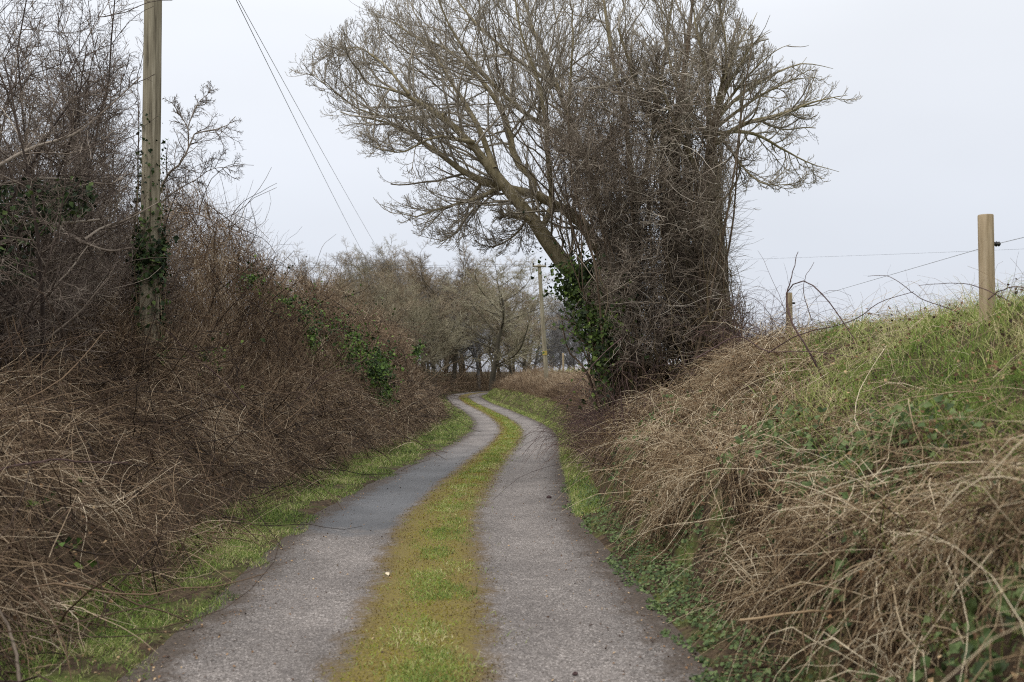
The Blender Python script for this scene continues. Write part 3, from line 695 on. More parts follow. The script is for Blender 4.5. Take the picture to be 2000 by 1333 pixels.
def ash_tree():
    rs = rng(31)
    paths = [
        ([(1215, 700, 18.2), (1200, 640, 18.2), (1150, 565, 18.1), (1105, 520, 18), (1070, 470, 17.9), (1040, 425, 17.8), (1005, 382, 17.7), (965, 330, 17.6), (925, 278, 17.5), (870, 225, 17.4), (800, 185, 17.2), (735, 165, 17.0)], .21, .01),
        ([(1225, 640, 18.4), (1195, 540, 18.5), (1150, 452, 18.4), (1118, 420, 18.3), (1066, 386, 18.2), (1030, 376, 18.1), (985, 362, 18.0), (945, 352, 17.9), (908, 338, 17.8), (880, 310, 17.6), (820, 270, 17.5), (750, 235, 17.4), (690, 222, 17.3)], .15, .008),
        ([(1042, 378, 18.1), (1042, 350, 18.2), (1020, 332, 18.3), (1003, 300, 18.4), (995, 260, 18.6), (975, 200, 18.8), (930, 140, 19), (870, 90, 19.2), (800, 60, 19.3)], .08, .012),
        ([(1062, 440, 18), (1078, 405, 17.9), (1076, 360, 17.8), (1070, 310, 17.6), (1064, 240, 17.3), (1045, 150, 17), (1010, 50, 16.8), (990, -60, 16.7)], .06, .01),
        ([(1040, 432, 17.8), (1010, 423, 17.7), (984, 417, 17.6)], .05, .035),
        ([(985, 362, 18), (940, 385, 17.7), (895, 400, 17.4), (850, 415, 17.2), (815, 430, 17.1), (775, 424, 17)], .045, .005),
        ([(945, 352, 17.9), (920, 385, 18.2), (900, 425, 18.4), (870, 455, 18.5), (840, 470, 18.6)], .035, .01),
        ([(1200, 560, 18.3), (1180, 440, 18.6), (1140, 300, 19), (1090, 170, 19.3), (1040, 60, 19.6), (1000, -60, 19.8), (950, -160, 20)], .085, .008),
        ([(1235, 600, 18.3), (1240, 420, 18.6), (1225, 260, 18.8), (1195, 110, 18.9), (1170, -40, 19), (1150, -180, 19)], .08, .008),
        ([(1240, 420, 18.6), (1270, 280, 18.9), (1290, 140, 19.2), (1310, 0, 19.5), (1330, -140, 19.6)], .055, .007),
        ([(1140, 300, 19), (1090, 260, 18.6), (1020, 215, 18.2), (950, 150, 18), (880, 60, 17.8), (840, -30, 17.6)], .06, .01),
        ([(965, 330, 17.6), (930, 240, 17.9), (880, 160, 18.4), (830, 90, 18.8), (760, 40, 19)], .06, .015),
        ([(925, 278, 17.5), (850, 270, 16.8), (785, 300, 16.4), (735, 292, 16.2)], .04, .005),
        ([(1090, 170, 19.3), (1000, 110, 20), (900, 20, 20.6), (860, -60, 21)], .05, .01),
        ([(1066, 386, 18.2), (1030, 430, 18.5), (1000, 470, 18.7), (960, 490, 18.9)], .03, .01),
        ([(870, 225, 17.4), (800, 230, 17.9), (720, 220, 18.2), (660, 180, 18.4), (610, 150, 18.5)], .035, .005),
        ([(800, 185, 17.2), (740, 120, 17.4), (690, 95, 17.6), (635, 95, 17.8)], .03, .004),
        ([(1118, 420, 18.3), (1130, 330, 17.7), (1110, 220, 17.2), (1120, 110, 16.8), (1130, 0, 16.6)], .05, .01),
    ]
    PP, RR = limb_mesh(paths)
    PP = PP + np.cumsum(rs.normal(0, .02, PP.shape), axis=1) * np.linspace(0, 1, PP.shape[1])[None, :, None]
    base = px(1215, 705, 18.2); base[2] = ground(base[0], base[1])
    root = empty('ash_tree', base, 'large bare ash leaning out over the lane with pale bent limbs', 'tree')
    g = Geo(); tubes(g, PP, RR * (1 + rs.normal(0, .05, RR.shape)), 10, .5); g.build('trunk', M['ash_bark'], root, origin=base)
    poly = [(548, 142), (570, 90), (632, 62), (692, 20), (724, -30), (780, -140), (1000, -300), (1300, -280), (1430, -80), (1460, 60), (1440, 240), (1300, 420), (1150, 540), (1040, 500), (985, 500), (940, 510), (880, 495), (840, 480), (770, 435), (735, 400), (800, 375), (715, 345), (745, 310), (665, 305), (650, 265), (625, 240), (600, 208), (600, 175)]
    g = Geo()
    lev = [(30, .2, 1, .8, .5, 8, .12, .10, .38, .0085, 2.3), (8, .15, 1, .7, .52, 7, .11, .16, .5, .0052, 1.3), (5, .2, 1, .65, .52, 5, .11, .2, .6, .0040, .65), (2, .4, 1, .7, .45, 3, .1, .25, .7, .0036, .2)]
    fill(g, PP, RR[:, 0], lev, rs, poly)
    g.build('crown', M['ash_twig'], root, origin=base)
    gi = Geo()
    for cx, cy, rx, ry, n, d in ((1128, 565, 42, 50, 1900, 17.2), (1165, 610, 50, 90, 2200, 16.9), (1180, 640, 45, 80, 1600, 16.4), (1150, 530, 45, 28, 700, 17.3), (1178, 700, 28, 70, 1400, 16.4), (1205, 470, 30, 70, 300, 18), (1300, 250, 60, 60, 160, 18)):
        a = rs.random(n) * 6.283; r = np.abs(rs.normal(0, .62, n)) * (1 + .35 * np.sin(3 * a + cx) + .2 * np.sin(7 * a))
        pts = np.array([px(cx + rx * r[i] * math.cos(a[i]), cy + ry * r[i] * math.sin(a[i]), d + rs.normal(0, .3)) for i in range(n)])
        leaves(gi, pts, .062 * (1 + .7 * rs.random(n) ** 3), rs, np.array([-.3, -.9, .5]), flat=.9)
    gi.build('ivy', M['ivy_mid'], root, smooth=False, origin=base)
ash_tree()

def vine_wrap(g, path, rad, n, rs, r0, spread=1.0):
    """woody climbers running up a trunk"""
    m = path.shape[0]; 
    a0 = rs.random(n) * 6.283; tw = rs.normal(0, 1.2, n); t = np.linspace(0, 1, m)
    te = 1 - .55 * rs.random(n) ** 1.5
    path = np.stack([np.stack([np.interp(t * q, t, path[:, c]) for c in range(3)], -1) for q in te]); rad = np.stack([np.interp(t * q, t, rad) for q in te])
    ang = a0[:, None] + tw[:, None] * t + np.cumsum(rs.normal(0, .12, (n, m)), axis=1)
    off = np.stack([np.cos(ang), np.sin(ang), np.zeros_like(ang)], -1) * (rad * spread * rs.uniform(.9, 1.35, n)[:, None])[..., None]
    P = path + off + np.cumsum(rs.normal(0, .006, off.shape), axis=1)
    tubes(g, P, np.linspace(1, .5, m)[None] * (r0 * rs.uniform(.4, 1.4, n))[:, None], 5, rs.random(n))

def ivy_clad_tree():
    rs = rng(32)
    paths = [
        ([(1395, 700, 17.6), (1388, 600, 17.6), (1385, 480, 17.6), (1378, 370, 17.6), (1388, 280, 17.6), (1400, 200, 17.7), (1415, 150, 17.8), (1422, 90, 18), (1440, 20, 18.2)], .2, .006),
        ([(1345, 700, 17.8), (1340, 560, 17.9), (1325, 420, 18), (1320, 300, 18), (1335, 180, 18.2), (1350, 60, 18.3), (1370, -100, 18.4)], .16, .008),
        ([(1388, 290, 17.6), (1420, 262, 17.4), (1465, 238, 17.2), (1520, 225, 17), (1575, 205, 16.9), (1615, 190, 16.8), (1655, 184, 16.7)], .055, .004),
        ([(1400, 262, 17.6), (1440, 258, 17.8), (1485, 270, 18), (1530, 300, 18.2), (1570, 325, 18.3), (1625, 345, 18.4)], .042, .004),
        ([(1410, 272, 17.6), (1440, 310, 17.3), (1465, 345, 17.1), (1500, 368, 17), (1545, 372, 16.9)], .03, .004),
        ([(1395, 240, 17.7), (1440, 190, 18), (1500, 150, 18.2), (1560, 130, 18.4), (1620, 140, 18.5)], .04, .004),
        ([(1395, 220, 17.7), (1430, 150, 17.2), (1470, 90, 16.9), (1510, 60, 16.7)], .035, .004),
        ([(1320, 300, 18), (1270, 220, 17.6), (1230, 140, 17.3), (1210, 60, 17.1)], .07, .015),
        ([(1378, 370, 17.6), (1340, 290, 17.2), (1300, 200, 16.9), (1280, 100, 16.7)], .05, .008),
        ([(1412, 160, 17.7), (1440, 90, 18), (1465, 50, 18.2), (1480, 30, 18.3)], .03, .004),
        ([(1398, 230, 17.7), (1450, 160, 17.5), (1500, 110, 17.4), (1535, 95, 17.3)], .035, .004),
        ([(1398, 250, 17.6), (1470, 195, 17.3), (1540, 160, 17.1), (1600, 150, 17)], .035, .004),
        ([(1390, 280, 17.6), (1330, 190, 18.2), (1300, 90, 18.6), (1290, 0, 18.8)], .05, .006),
        ([(1385, 260, 17.6), (1380, 150, 17.2), (1360, 60, 17), (1340, -20, 16.9)], .05, .006),
        ([(1400, 200, 17.7), (1420, 110, 17.2), (1415, 20, 17), (1420, -40, 16.9)], .03, .005),
        ([(1330, 230, 18.1), (1370, 150, 18.6), (1400, 60, 18.9), (1420, -40, 19)], .045, .008),
    ]
    PP, RR = limb_mesh(paths)
    base = px(1385, 705, 17.6); base[2] = ground(base[0], base[1])
    root = empty('ivy_clad_tree', base, 'bare tree with thick trunk wrapped in brown climber stems, branches reaching towards the field', 'tree')
    PP = PP + np.cumsum(rs.normal(0, .014, PP.shape), axis=1) * np.linspace(0, 1, PP.shape[1])[None, :, None]
    g = Geo(); tubes(g, PP[:2], RR[:2] * (1 + rs.normal(0, .06, RR[:2].shape)), 10, .5); g.build('trunk', M['ivy_trunk'], root, origin=base)
    for i in range(2, len(PP)):
        g = Geo(); tubes(g, PP[i:i + 1], RR[i:i + 1], 8, .5); g.build('branch', M['ash_bark'], root, origin=base)
    g = Geo()
    p1 = smooth_path(pxs(paths[0][0][:5]), 26); p2 = smooth_path(pxs(paths[1][0][:5]), 26)
    vine_wrap(g, p1, np.linspace(.27, .19, 26), 90, rs, .022); vine_wrap(g, p2, np.linspace(.27, .17, 26), 90, rs, .022, 1.1)
    g.build('climber', M['climber'], root, origin=base)
    poly = [(1200, -40), (1330, -260), (1420, -80), (1455, 15), (1495, 60), (1540, 110), (1600, 125), (1650, 160), (1695, 180), (1640, 235), (1610, 265), (1640, 300), (1625, 355), (1540, 385), (1480, 370), (1440, 400), (1420, 330), (1300, 420), (1200, 250), (1180, 80)]
    g = Geo()
    lev = [(20, .2, 1, .7, .45, 8, .11, .12, .5, .009, 1.9), (8, .15, 1, .65, .5, 6, .10, .18, .5, .0055, 1.0), (5, .2, 1, .65, .5, 4, .1, .25, .6, .0042, .5), (2, .4, 1, .7, .45, 3, .1, .3, .7, .0036, .18)]
    fill(g, PP, RR[:, 0], lev, rs, poly)
    # whiskery side shoots off the trunk
    n = 900; t = rs.random((1, n)) * .8
    pos, tan = at(np.concatenate([PP[:1, :9]]), t)
    d = unit(np.stack([rs.normal(.3, .7, n), rs.normal(-.3, .7, n), rs.normal(.2, .5, n)], -1))
    Q = grow(pos[0], d, rs.uniform(.3, 1.0, n), 5, .18, .1, rs); tubes(g, Q, taperR(np.full(n, .0045), 6, .4), 3, rs.random(n))
    g.build('crown', M['ash_twig'], root, origin=base)
ivy_clad_tree()

def hawthorn():
    rs = rng(33)
    poly = [(1060, 330), (1040, 250), (1085, 150), (1170, 70), (1300, 40), (1405, 85), (1440, 180), (1448, 280), (1425, 370), (1412, 460), (1440, 540), (1490, 620), (1480, 720), (1175, 720), (1165, 640), (1135, 560), (1165, 500), (1150, 430), (1100, 390)]
    base = px(1290, 705, 16.8); base[2] = ground(base[0], base[1])
    root = empty('hawthorn', base, 'dense purple grey hawthorn thicket standing between the ash and the ivy clad trunk', 'shrub')
    n = 34; x = rs.uniform(1190, 1390, n); d = rs.uniform(16.2, 18.2, n)
    tx = 1275 + (x - 1290) * 2.0 + rs.normal(-30, 60, n); ty = rs.uniform(60, 440, n); td = d + rs.normal(-.4, .6, n)
    PP = []
    for i in range(n):
        a = px(x[i], 705, d[i]); a[2] = ground(a[0], a[1]); b = px(tx[i], ty[i], td[i]); m_ = (a + b) / 2 + rs.normal(0, .18, 3)
        q = smooth_path([a, a * .75 + m_ * .25 + rs.normal(0, .05, 3), m_, m_ * .4 + b * .6 + rs.normal(0, .12, 3), b], 12); PP.append(q)
    for i in range(12):      # low stems leaning out in front of the ash trunk
        a = px(rs.uniform(1165, 1240), 705, rs.uniform(16.6, 17.4)); a[2] = ground(a[0], a[1]); b = px(rs.uniform(1085, 1165), rs.uniform(560, 660), rs.uniform(16.3, 17.3))
        m_ = (a + b) / 2 + np.array([.1, 0, .2]) + rs.normal(0, .1, 3); PP.append(smooth_path([a, a * .7 + m_ * .3, m_, m_ * .4 + b * .6 + rs.normal(0, .08, 3), b], 12))
    n = len(PP)
    PP = np.array(PP); r0 = rs.uniform(.012, .034, n); RR = r0[:, None] * np.linspace(1, .2, 12)
    g = Geo(); tubes(g, PP, RR, 7, rs.random(n) * .6); g.build('trunk', M['ivy_trunk'], root, origin=base)
    g = Geo()
    lev = [(26, .1, 1, .9, .36, 7, .15, .05, .45, .007, 1.7), (9, .1, 1, .85, .5, 5, .16, .07, .5, .0046, .85), (6, .1, 1, .85, .5, 4, .18, .05, .6, .0036, .32), (1, .3, 1, .9, .5, 2, .1, .1, .7, .003, .16)]
    fill(g, PP, r0, lev, rs, poly, rcap=.7)
    g.build('crown', M['haw_twig'], root, origin=base)
    g = Geo(); k_ = 2600      # interlaced crossing twigs
    pp = np.array([px(a, b, c) for a, b, c in zip(rs.uniform(1080, 1460, k_), rs.uniform(90, 700, k_), rs.uniform(15.9, 18.3, k_))])
    Q = grow(pp, rs.normal(size=(k_, 3)) * [1, .7, .6], rs.uniform(.3, 1.2, k_), 7, .2, .05, rs)
    ok = np.ones(k_, bool)
    for q_ in (0, -1): ok &= in_poly(Q[:, q_, 0] * F / Q[:, q_, 1] + 1000, 700 - (Q[:, q_, 2] - 1.6) * F / Q[:, q_, 1], poly)
    Q = Q[ok]; tubes(g, Q, taperR(.0062 * rs.uniform(.5, 1.4, len(Q)), 8, .35), 3, np.clip(rs.normal(.75, .22, len(Q)), 0, 1))
    g.build('cross_twigs', M['haw_twig'], root, origin=base)
    g = Geo()      # old climbing stems hanging in the middle of the thicket
    m_ = 650; xx = np.where(rs.random(m_) < .55, rs.normal(1385, 28, m_), rs.normal(1215, 32, m_)); dd = rs.uniform(16.4, 18.4, m_)
    p0 = np.array([px(xx[i], 690, dd[i]) for i in range(m_)]); p0[:, 2] = ground(p0[:, 0], p0[:, 1])
    Q = grow(p0, np.stack([rs.normal(0, .12, m_), rs.normal(0, .12, m_), np.ones(m_)], -1), rs.uniform(.8, 3.4, m_) * rs.uniform(.6, 1, m_), 12, .21, .02, rs)
    k = F / Q[:, -1, 1]; ok = in_poly(Q[:, -1, 0] * k + 1000, 700 - (Q[:, -1, 2] - 1.6) * k, poly); Q = Q[ok]; m_ = len(Q)
    tubes(g, Q, taperR(.010 * rs.uniform(.3, 1.5, m_), 13, .4), 4, np.clip(rs.normal(.5, .22, m_), 0, 1))
    g.build('climber', M['climber'], root, origin=base)
hawthorn()

# bare shrubs along the left bank
def bare_shrub(cx, d, topy, n, seed, label, wid=1.0, limbs=None, lean=0.0, poly=[(-700, -500), (292, -500), (286, 170), (330, 390), (420, 430), (480, 720), (-700, 720)]):
    rs = rng(seed)
    if d < 14.4: poly = [(-700, -500), (276, -500), (272, 560), (200, 720), (-700, 720)]
    base = px(cx, 700, d); base[2] = ground(base[0], base[1])
    root = empty('blackthorn', base, label, 'shrub', 'bare shrubs on the bramble bank')
    H = px(cx, topy, d)[2] - base[2]
    p0 = base + np.stack([rs.normal(0, .25, n), rs.normal(0, .25, n), np.zeros(n)], -1)
    D = np.stack([rs.normal(lean, .26 * wid, n), rs.normal(-.05, .26 * wid, n), np.ones(n)], -1)
    PP = grow(p0, D, H * rs.uniform(.6, .98, n), 11, .07, .03, rs); kk = F / PP[:, -1, 1]; ok = in_poly(PP[:, -1, 0] * kk + 1000, 700 - (PP[:, -1, 2] - 1.6) * kk, poly); PP = PP[ok]; n = len(PP); r0 = rs.uniform(.012, .03, n)
    g = Geo(); tubes(g, PP, taperR(r0, 12, .2), 6, rs.random(n) * .6)
    if limbs:
        LP = np.array([smooth_path(pxs(p), 12) for p, a, b in limbs]); LR = np.array([np.linspace(a, b, 12) for p, a, b in limbs])
        tubes(g, LP, LR, 8, .85); PP = np.concatenate([PP, LP]); r0 = np.concatenate([r0, LR[:, 0]])
    g.build('trunk', M['shrub_twig'], root, origin=base)
    g = Geo()
    lev = [(20, .1, 1, .9, .32, 6, .13, .03, .5, .0055, 1.7), (9, .1, 1, .85, .5, 4, .15, .05, .5, .0032, .8), (5, .1, 1, .85, .5, 3, .16, .05, .6, .0024, .38)]
    fill(g, PP, r0, lev, rs, poly, d, rcap=.55)
    g.build('crown', M['shrub_twig'], root, origin=base)
    return root, base, rs
r_, b_, rs_ = bare_shrub(-40, 9.3, -60, 16, 41, 'bare shrub with a pale crooked limb in front of glossy ivy leaves', 1.1, lean=.2, limbs=[
    ([(-60, 500, 9.2), (0, 476, 9.3), (60, 452, 9.4), (112, 437, 9.5), (150, 434, 9.6), (195, 429, 9.7)], .026, .009),
    ([(112, 437, 9.5), (128, 455, 9.5), (160, 472, 9.5), (212, 490, 9.6), (258, 484, 9.7)], .017, .007),
    ([(165, 468, 9.5), (200, 445, 9.7), (250, 428, 9.9), (310, 395, 10.1)], .013, .005),
    ([(-40, 370, 9.2), (60, 350, 9.4), (150, 352, 9.6), (215, 360, 9.8), (245, 340, 10)], .015, .005),
    ([(-30, 340, 9), (60, 290, 9.2), (140, 265, 9.4), (200, 220, 9.7), (275, 150, 10)], .017, .005)])
gi = Geo()
for cx, cy, rx, ry, n_ in ((60, 405, 85, 55, 700), (15, 470, 60, 50, 380), (140, 385, 50, 40, 240), (30, 530, 40, 30, 140)):
    a_ = rs_.random(n_) * 6.283; r2_ = np.sqrt(rs_.random(n_))
    leaves(gi, np.array([px(cx + rx * r2_[i] * math.cos(a_[i]), cy + ry * r2_[i] * math.sin(a_[i]), 9.6 + rs_.normal(0, .3)) for i in range(n_)]), .055, rs_, np.array([.3, -.9, .5]), flat=.7)
gi.build('ivy', M['ivy'], r_, smooth=False, origin=b_)
bare_shrub(60, 11.5, -160, 16, 42, 'tall bare shrub with many upright dark twigs beyond the crooked limb', 1.0, lean=.12)
bare_shrub(165, 13.2, -60, 20, 43, 'bare twiggy shrub closest to the wooden pole, reaching the top of the photo', .9)
bare_shrub(225, 15.5, 40, 18, 44, 'bare shrub standing just behind the wooden pole', .7)
bare_shrub(318, 16.0, 330, 7, 45, 'small bare shrub with forked branches poking out beside the pole against the sky', .8, poly=[(280, 160), (420, 150), (480, 220), (480, 720), (250, 720)], limbs=[
    ([(305, 400, 15.6), (325, 345, 15.6), (352, 320, 15.6), (368, 290, 15.6), (380, 262, 15.6), (410, 255, 15.6), (440, 248, 15.6), (460, 228, 15.6)], .022, .005),
    ([(368, 290, 15.6), (366, 250, 15.6), (345, 215, 15.6), (335, 200, 15.6)], .012, .004),
    ([(366, 250, 15.6), (385, 205, 15.6), (405, 185, 15.6), (420, 167, 15.6)], .01, .003),
    ([(310, 400, 15.4), (345, 372, 15.4), (385, 350, 15.4), (415, 330, 15.4), (468, 326, 15.4)], .012, .003)])

# the wood beyond
def wood_proto(seed, H, spread, mat='wood_twig', oak=False):
    rs = rng(seed)
    root = empty('bare_tree', (0, 0, 0), 'x', 'tree')
    n = 9 if not oak else 7
    trunk = grow(np.zeros((1, 3)), np.array([[rs.normal(0, .05), rs.normal(0, .05), 1.]]), np.array([H * .85]), 13, .05, .05, rs)
    tr = np.array([H * .017])
    g = Geo(); tubes(g, trunk, taperR(tr, 14, .15), 8, .5)
    p, d, l, r = spawn(trunk, np.array([H]), tr, n + 9, .16 if oak else .2, .98, .9 * spread, .46, rs, .0, .5, .04)
    tt = (p[:, 2] / H - .5) / .5; l = l * np.sqrt(np.clip(1.02 - np.clip(tt, 0, 1) ** 2, .12, 1))
    Q = grow(p, d, l, 9, .11, .14, rs); tubes(g, Q, taperR(r, 10, .3), 6, .5)
    g.build('trunk', M['wood_bark' if mat != 'haze_grey_twig' else 'haze_grey_twig'], root)
    PP = np.concatenate([np.array([smooth_path(trunk[0], 10)]), Q]); R = np.concatenate([tr * .4, r])
    g = Geo()
    lev = [(14, .15, 1, .8, .42, 6, .12, .08, .5, .018, 2.8), (8, .15, 1, .8, .55, 5, .13, .07, .5, .010, 1.7), (6, .15, 1, .75, .6, 3, .12, .05, .7, .0075, 1.1)]
    fill(g, PP, R, lev, rs, rcap=2.2)
    g.build('crown', M[mat], root)
    return root
protos = [wood_proto(51, 13, 1.0), wood_proto(52, 13, .8), wood_proto(53, 12, 1.15, 'olive_twig', oak=True), wood_proto(54, 13.5, .9, 'olive_twig'), wood_proto(56, 12.5, 1.05, 'haze_grey_twig')]
greyp = wood_proto(55, 12, .9, 'haze_grey_twig')
def place(proto, x, d, topy, label, group, rs, first):
    X = (x - 1000) / F * d; z = float(ground(X, d))
    H = 1.6 + (700 - topy) * d / F - z
    s = H / 12.6
    o = proto if first else dup(proto, (0, 0, 0), 0, (1, 1, 1))
    o.location = (X, d, z - .1); o.rotation_euler = (0, 0, rs.uniform(0, 6.28)); k = s * rs.uniform(1.1, 1.4); o.scale = (k, k, s)
    o['label'] = label; o['group'] = group
    return o
rs = rng(60); used = set()
WL = 'bare brown tree in the close wood beyond the end of the lane'
spots = [(612, 92, 532), (640, 100, 520), (668, 88, 535), (700, 104, 512), (715, 90, 520), (742, 98, 514), (765, 86, 518), (790, 104, 512), (806, 90, 516), (828, 97, 512), (850, 88, 518), (868, 104, 520), (884, 95, 516), (900, 110, 530), (630, 118, 545), (680, 125, 540), (730, 120, 530), (780, 122, 530), (830, 120, 530), (870, 124, 535), (910, 122, 545), (940, 118, 545), (975, 116, 545), (1005, 112, 555), (1030, 118, 560), (560, 95, 560), (1045, 108, 575), (1020, 100, 590), (650, 76, 560), (690, 80, 550), (735, 74, 560), (780, 78, 548), (815, 74, 580), (845, 78, 575), (595, 80, 570), (935, 100, 545), (1000, 96, 560)]
for i, (x, d, ty) in enumerate(spots):
    p = (0, 1, 2, 0, 1, 3, 2, 0, 4)[i % 9]; place(protos[p], x, d, ty + 16 + rs.normal(0, 6), WL, 'bare trees of the wood', rs, p not in used); used.add(p)
place(protos[2], 962, 84, 506, 'pale wide crowned bare tree standing forward at the bend of the lane', None, rs, False)
o = [o for o in bpy.data.objects if o.get('label', '').startswith('pale wide')][0]; del o['group']; o.scale = (o.scale[0] * 1.25, o.scale[1] * 1.25, o.scale[2])
GL = 'faint grey bare tree across the field between the far pole and the ash'
for i, (x, d, ty) in enumerate([(1078, 150, 612), (1092, 160, 600), (1108, 150, 595), (1122, 165, 608), (1138, 155, 600), (1152, 160, 600), (1180, 165, 600), (1215, 160, 590)]):
    place(greyp, x, d, ty, GL, 'grey trees across the field', rs, i == 0)
# dark understorey at the edge of the wood
def understorey():
    rs = rng(61); g = Geo(); n = 20000
    Y = rs.uniform(90, 128, n); X = (rs.uniform(560, 1075, n) - 1000) / F * Y
    far_road = np.min(np.hypot(X[:, None] - PATH[None, ::12, 0], Y[:, None] - PATH[None, ::12, 1]), axis=1)
    k = far_road > 2.6; X, Y = X[k], Y[k]; n = len(X); z = ground(X, Y)
    P = grow(np.stack([X, Y, z], -1), np.stack([rs.normal(0, .4, n), rs.normal(0, .4, n), np.ones(n)], -1), rs.uniform(.6, 4.2, n) * rs.random(n), 4, .15, .05, rs)
    tubes(g, P, taperR(.014 * rs.uniform(.5, 1.4, n), 5, .4), 3, np.clip(rs.normal(.55, .2, n), 0, 1))
    tag(g.build('undergrowth', M['bramble']), 'dark brown undergrowth beneath the trees at the end of the lane', 'undergrowth', kind='stuff')
understorey()

# ------------------------------------------------------------------ poles, wires, fence
def pole_mesh(name, a, b, r0, r1, mat, parent, k=18, n=24, wob=.004, seed=1):
    rs = rng(seed); P = np.linspace(a, b, n) + np.cumsum(rs.normal(0, wob, (n, 3)) * [1, 1, 0], axis=0) * .3
    R = np.linspace(r0, r1, n) * (1 + rs.normal(0, .01, n)); g = Geo()
    tubes(g, P[None], R[None], k, .5); caps(g, P, R, k, .5)
    return g.build(name, mat, parent, origin=a), P, R
top1 = px(303, -345, 14.5); bot1 = px(290, 700, 14.5); bot1[2] = ground(bot1[0], bot1[1]) - .3
root = empty('utility_pole', bot1, 'tall weathered wooden pole with dark ivy round it, rising from the bramble bank', 'utility pole')
_, PP1, RR1 = pole_mesh('shaft', bot1, top1, .142, .118, M['pole'], root, seed=71)
rs = rng(72); gi = Geo(); gs = Geo()
def on_pole(n, z0, z1, rmul=1.12, sel=None):
    z = z0 + (z1 - z0) * np.clip(.5 + rs.normal(0, .26, n), -.35, 1.5); c = np.stack([np.interp(z, PP1[:, 2], PP1[:, i]) for i in range(3)], -1); a = rs.random(n) * 6.283
    if sel is not None: a = sel(a, z)
    d = np.stack([np.cos(a), np.sin(a), np.zeros(n)], -1)
    return c + d * (np.interp(z, PP1[:, 2], RR1) * rmul + np.abs(rs.normal(0, .06, n)))[:, None], d
zz = lambda y: px(300, y, 14.5)[2]
for n, ya, yb, sz in ((1000, 575, 430, .075), (220, 690, 560, .065), (240, 430, 260, .055)):
    q, d = on_pole(n, zz(ya), zz(yb)); leaves(gi, q, sz * (.7 + .7 * rs.random(n) ** 2), rs, d + np.array([0, 0, .3]), flat=.8)
gi.build('ivy', M['ivy'], root, smooth=False, origin=bot1)
pth = np.array([[np.interp(z, PP1[:, 2], PP1[:, i]) for i in range(3)] for z in np.linspace(bot1[2] + .2, zz(330), 22)])
vine_wrap(gs, pth, np.full(22, .142), 14, rs, .008, .95)
gs.build('climber', M['climber'], root, origin=bot1)

a2 = px(1068, 715, 60); a2[2] = ground(a2[0], a2[1]) - .1; b2 = px(1053, 517, 60)
root2 = empty('utility_pole', a2, 'distant leaning wooden pole with a short crossarm and yellow band', 'utility pole')
pole_mesh('shaft', a2, b2, .14, .11, M['pole'], root2, seed=73)
ax = unit(b2 - a2); c = b2 - ax * .12
g = Geo(); P = np.array([c + [-.42, -.13, 0], c + [.42, -.13, 0]]); P = np.linspace(P[0], P[1], 4); tubes(g, P[None], np.full((1, 4), .06), 4, .5); caps(g, P, np.full(4, .06), 4, .5)
g.build('crossarm', M['pole'], root2, origin=a2)
for s in (-.36, .36):
    g = Geo(); P = np.linspace(c + [s, -.13, .05], c + [s, -.13, .22], 5); R = np.array([.03, .05, .035, .05, .02]); tubes(g, P[None], R[None], 8, .5); caps(g, P, R, 8, .5)
    g.build('insulator', M['black'], root2, origin=a2)
g = Geo(); zb = px(1066, 690, 60)[2]; cb = a2 + ax * ((zb - a2[2]) / ax[2]); P = np.linspace(cb - ax * .13, cb + ax * .13, 3); tubes(g, P[None], np.full((1, 3), .146), 14, .5); g.build('band', M['yellow'], root2, origin=a2)

def wire(a, b, r, sag, label, group=None, name='overhead_wire', mat='wire', cat='wire', n=40):
    t = np.linspace(0, 1, n)[:, None]; P = a + (b - a) * t; P[:, 2] -= (sag * 4 * t * (1 - t))[:, 0]
    g = Geo(); tubes(g, P[None], np.full((1, n), r), 5, .5); o = g.build(name, M[mat], origin=a); tag(o, label, cat, group); return o
wire(px(300, -330, 14.5), px(745, 560, 84), .008, .25, 'thicker overhead wire sloping from the ivy clad pole down towards the wood', 'overhead wires from the ivy clad pole')
wire(px(285, -330, 14.6), px(782, 560, 84), .007, .2, 'thinner overhead wire sloping to the wood, on the ash tree side of its pair', 'overhead wires from the ivy clad pole')
wire(px(1046, 516, 60), px(300, 514, 78), .008, .15, 'upper of two thin wires running level from the distant pole over the wood', 'level wires over the wood')
wire(px(1059, 519, 60), px(300, 520, 78), .008, .15, 'lower of two thin wires running level from the distant pole over the wood', 'level wires over the wood')
wire(px(1059, 517, 60), px(2150, 480, 48), .005, .1, 'faint thin wire crossing the open sky behind the ash and fence post')

# fence on the right bank
posts = []
FG = 'wooden fence posts on the grassy bank'
for (x, yt, d, r, lab) in ((1925, 420, 7.6, .057, 'closest round wooden fence post with black insulator standing in green grass'),
                           (1541, 572, 17.0, .055, 'short wooden fence post behind an arching bramble stem near the ivy clad trunk'),
                           (1100, 690, 64, .06, 'tiny wooden fence post far along the field edge near the distant pole')):
    t_ = px(x, yt, d); b_ = px(x, yt + 200, d); b_[0] = t_[0] + .01; b_[2] = min(float(ground(b_[0], d)), t_[2] - .4) - .15
    rt = empty('fence_post', b_, lab, 'fence post', FG)
    rs = rng(int(x)); n = 12; P = np.linspace(b_, t_, n); R = np.full(n, r) * (1 + rs.normal(0, .006, n)); R[-1] *= .93; P[-2] = t_ - np.array([0, 0, .008])
    g = Geo(); tubes(g, P[None], R[None], 20, .5); caps(g, P, R, 20, .5); g.build('post', M['post'], rt, origin=b_)
    ic = t_ + np.array([r + .018, -.01, -(.225 if d < 10 else .18)])
    g = Geo(); Pi = np.linspace(ic + [-.03, 0, 0], ic + [.03, 0, 0], 7); Ri = np.array([.012, .02, .013, .022, .013, .02, .01]); tubes(g, Pi[None], Ri[None], 12, .5); caps(g, Pi, Ri, 12, .5)
    g.build('insulator', M['black'], rt, origin=b_); posts.append(ic)
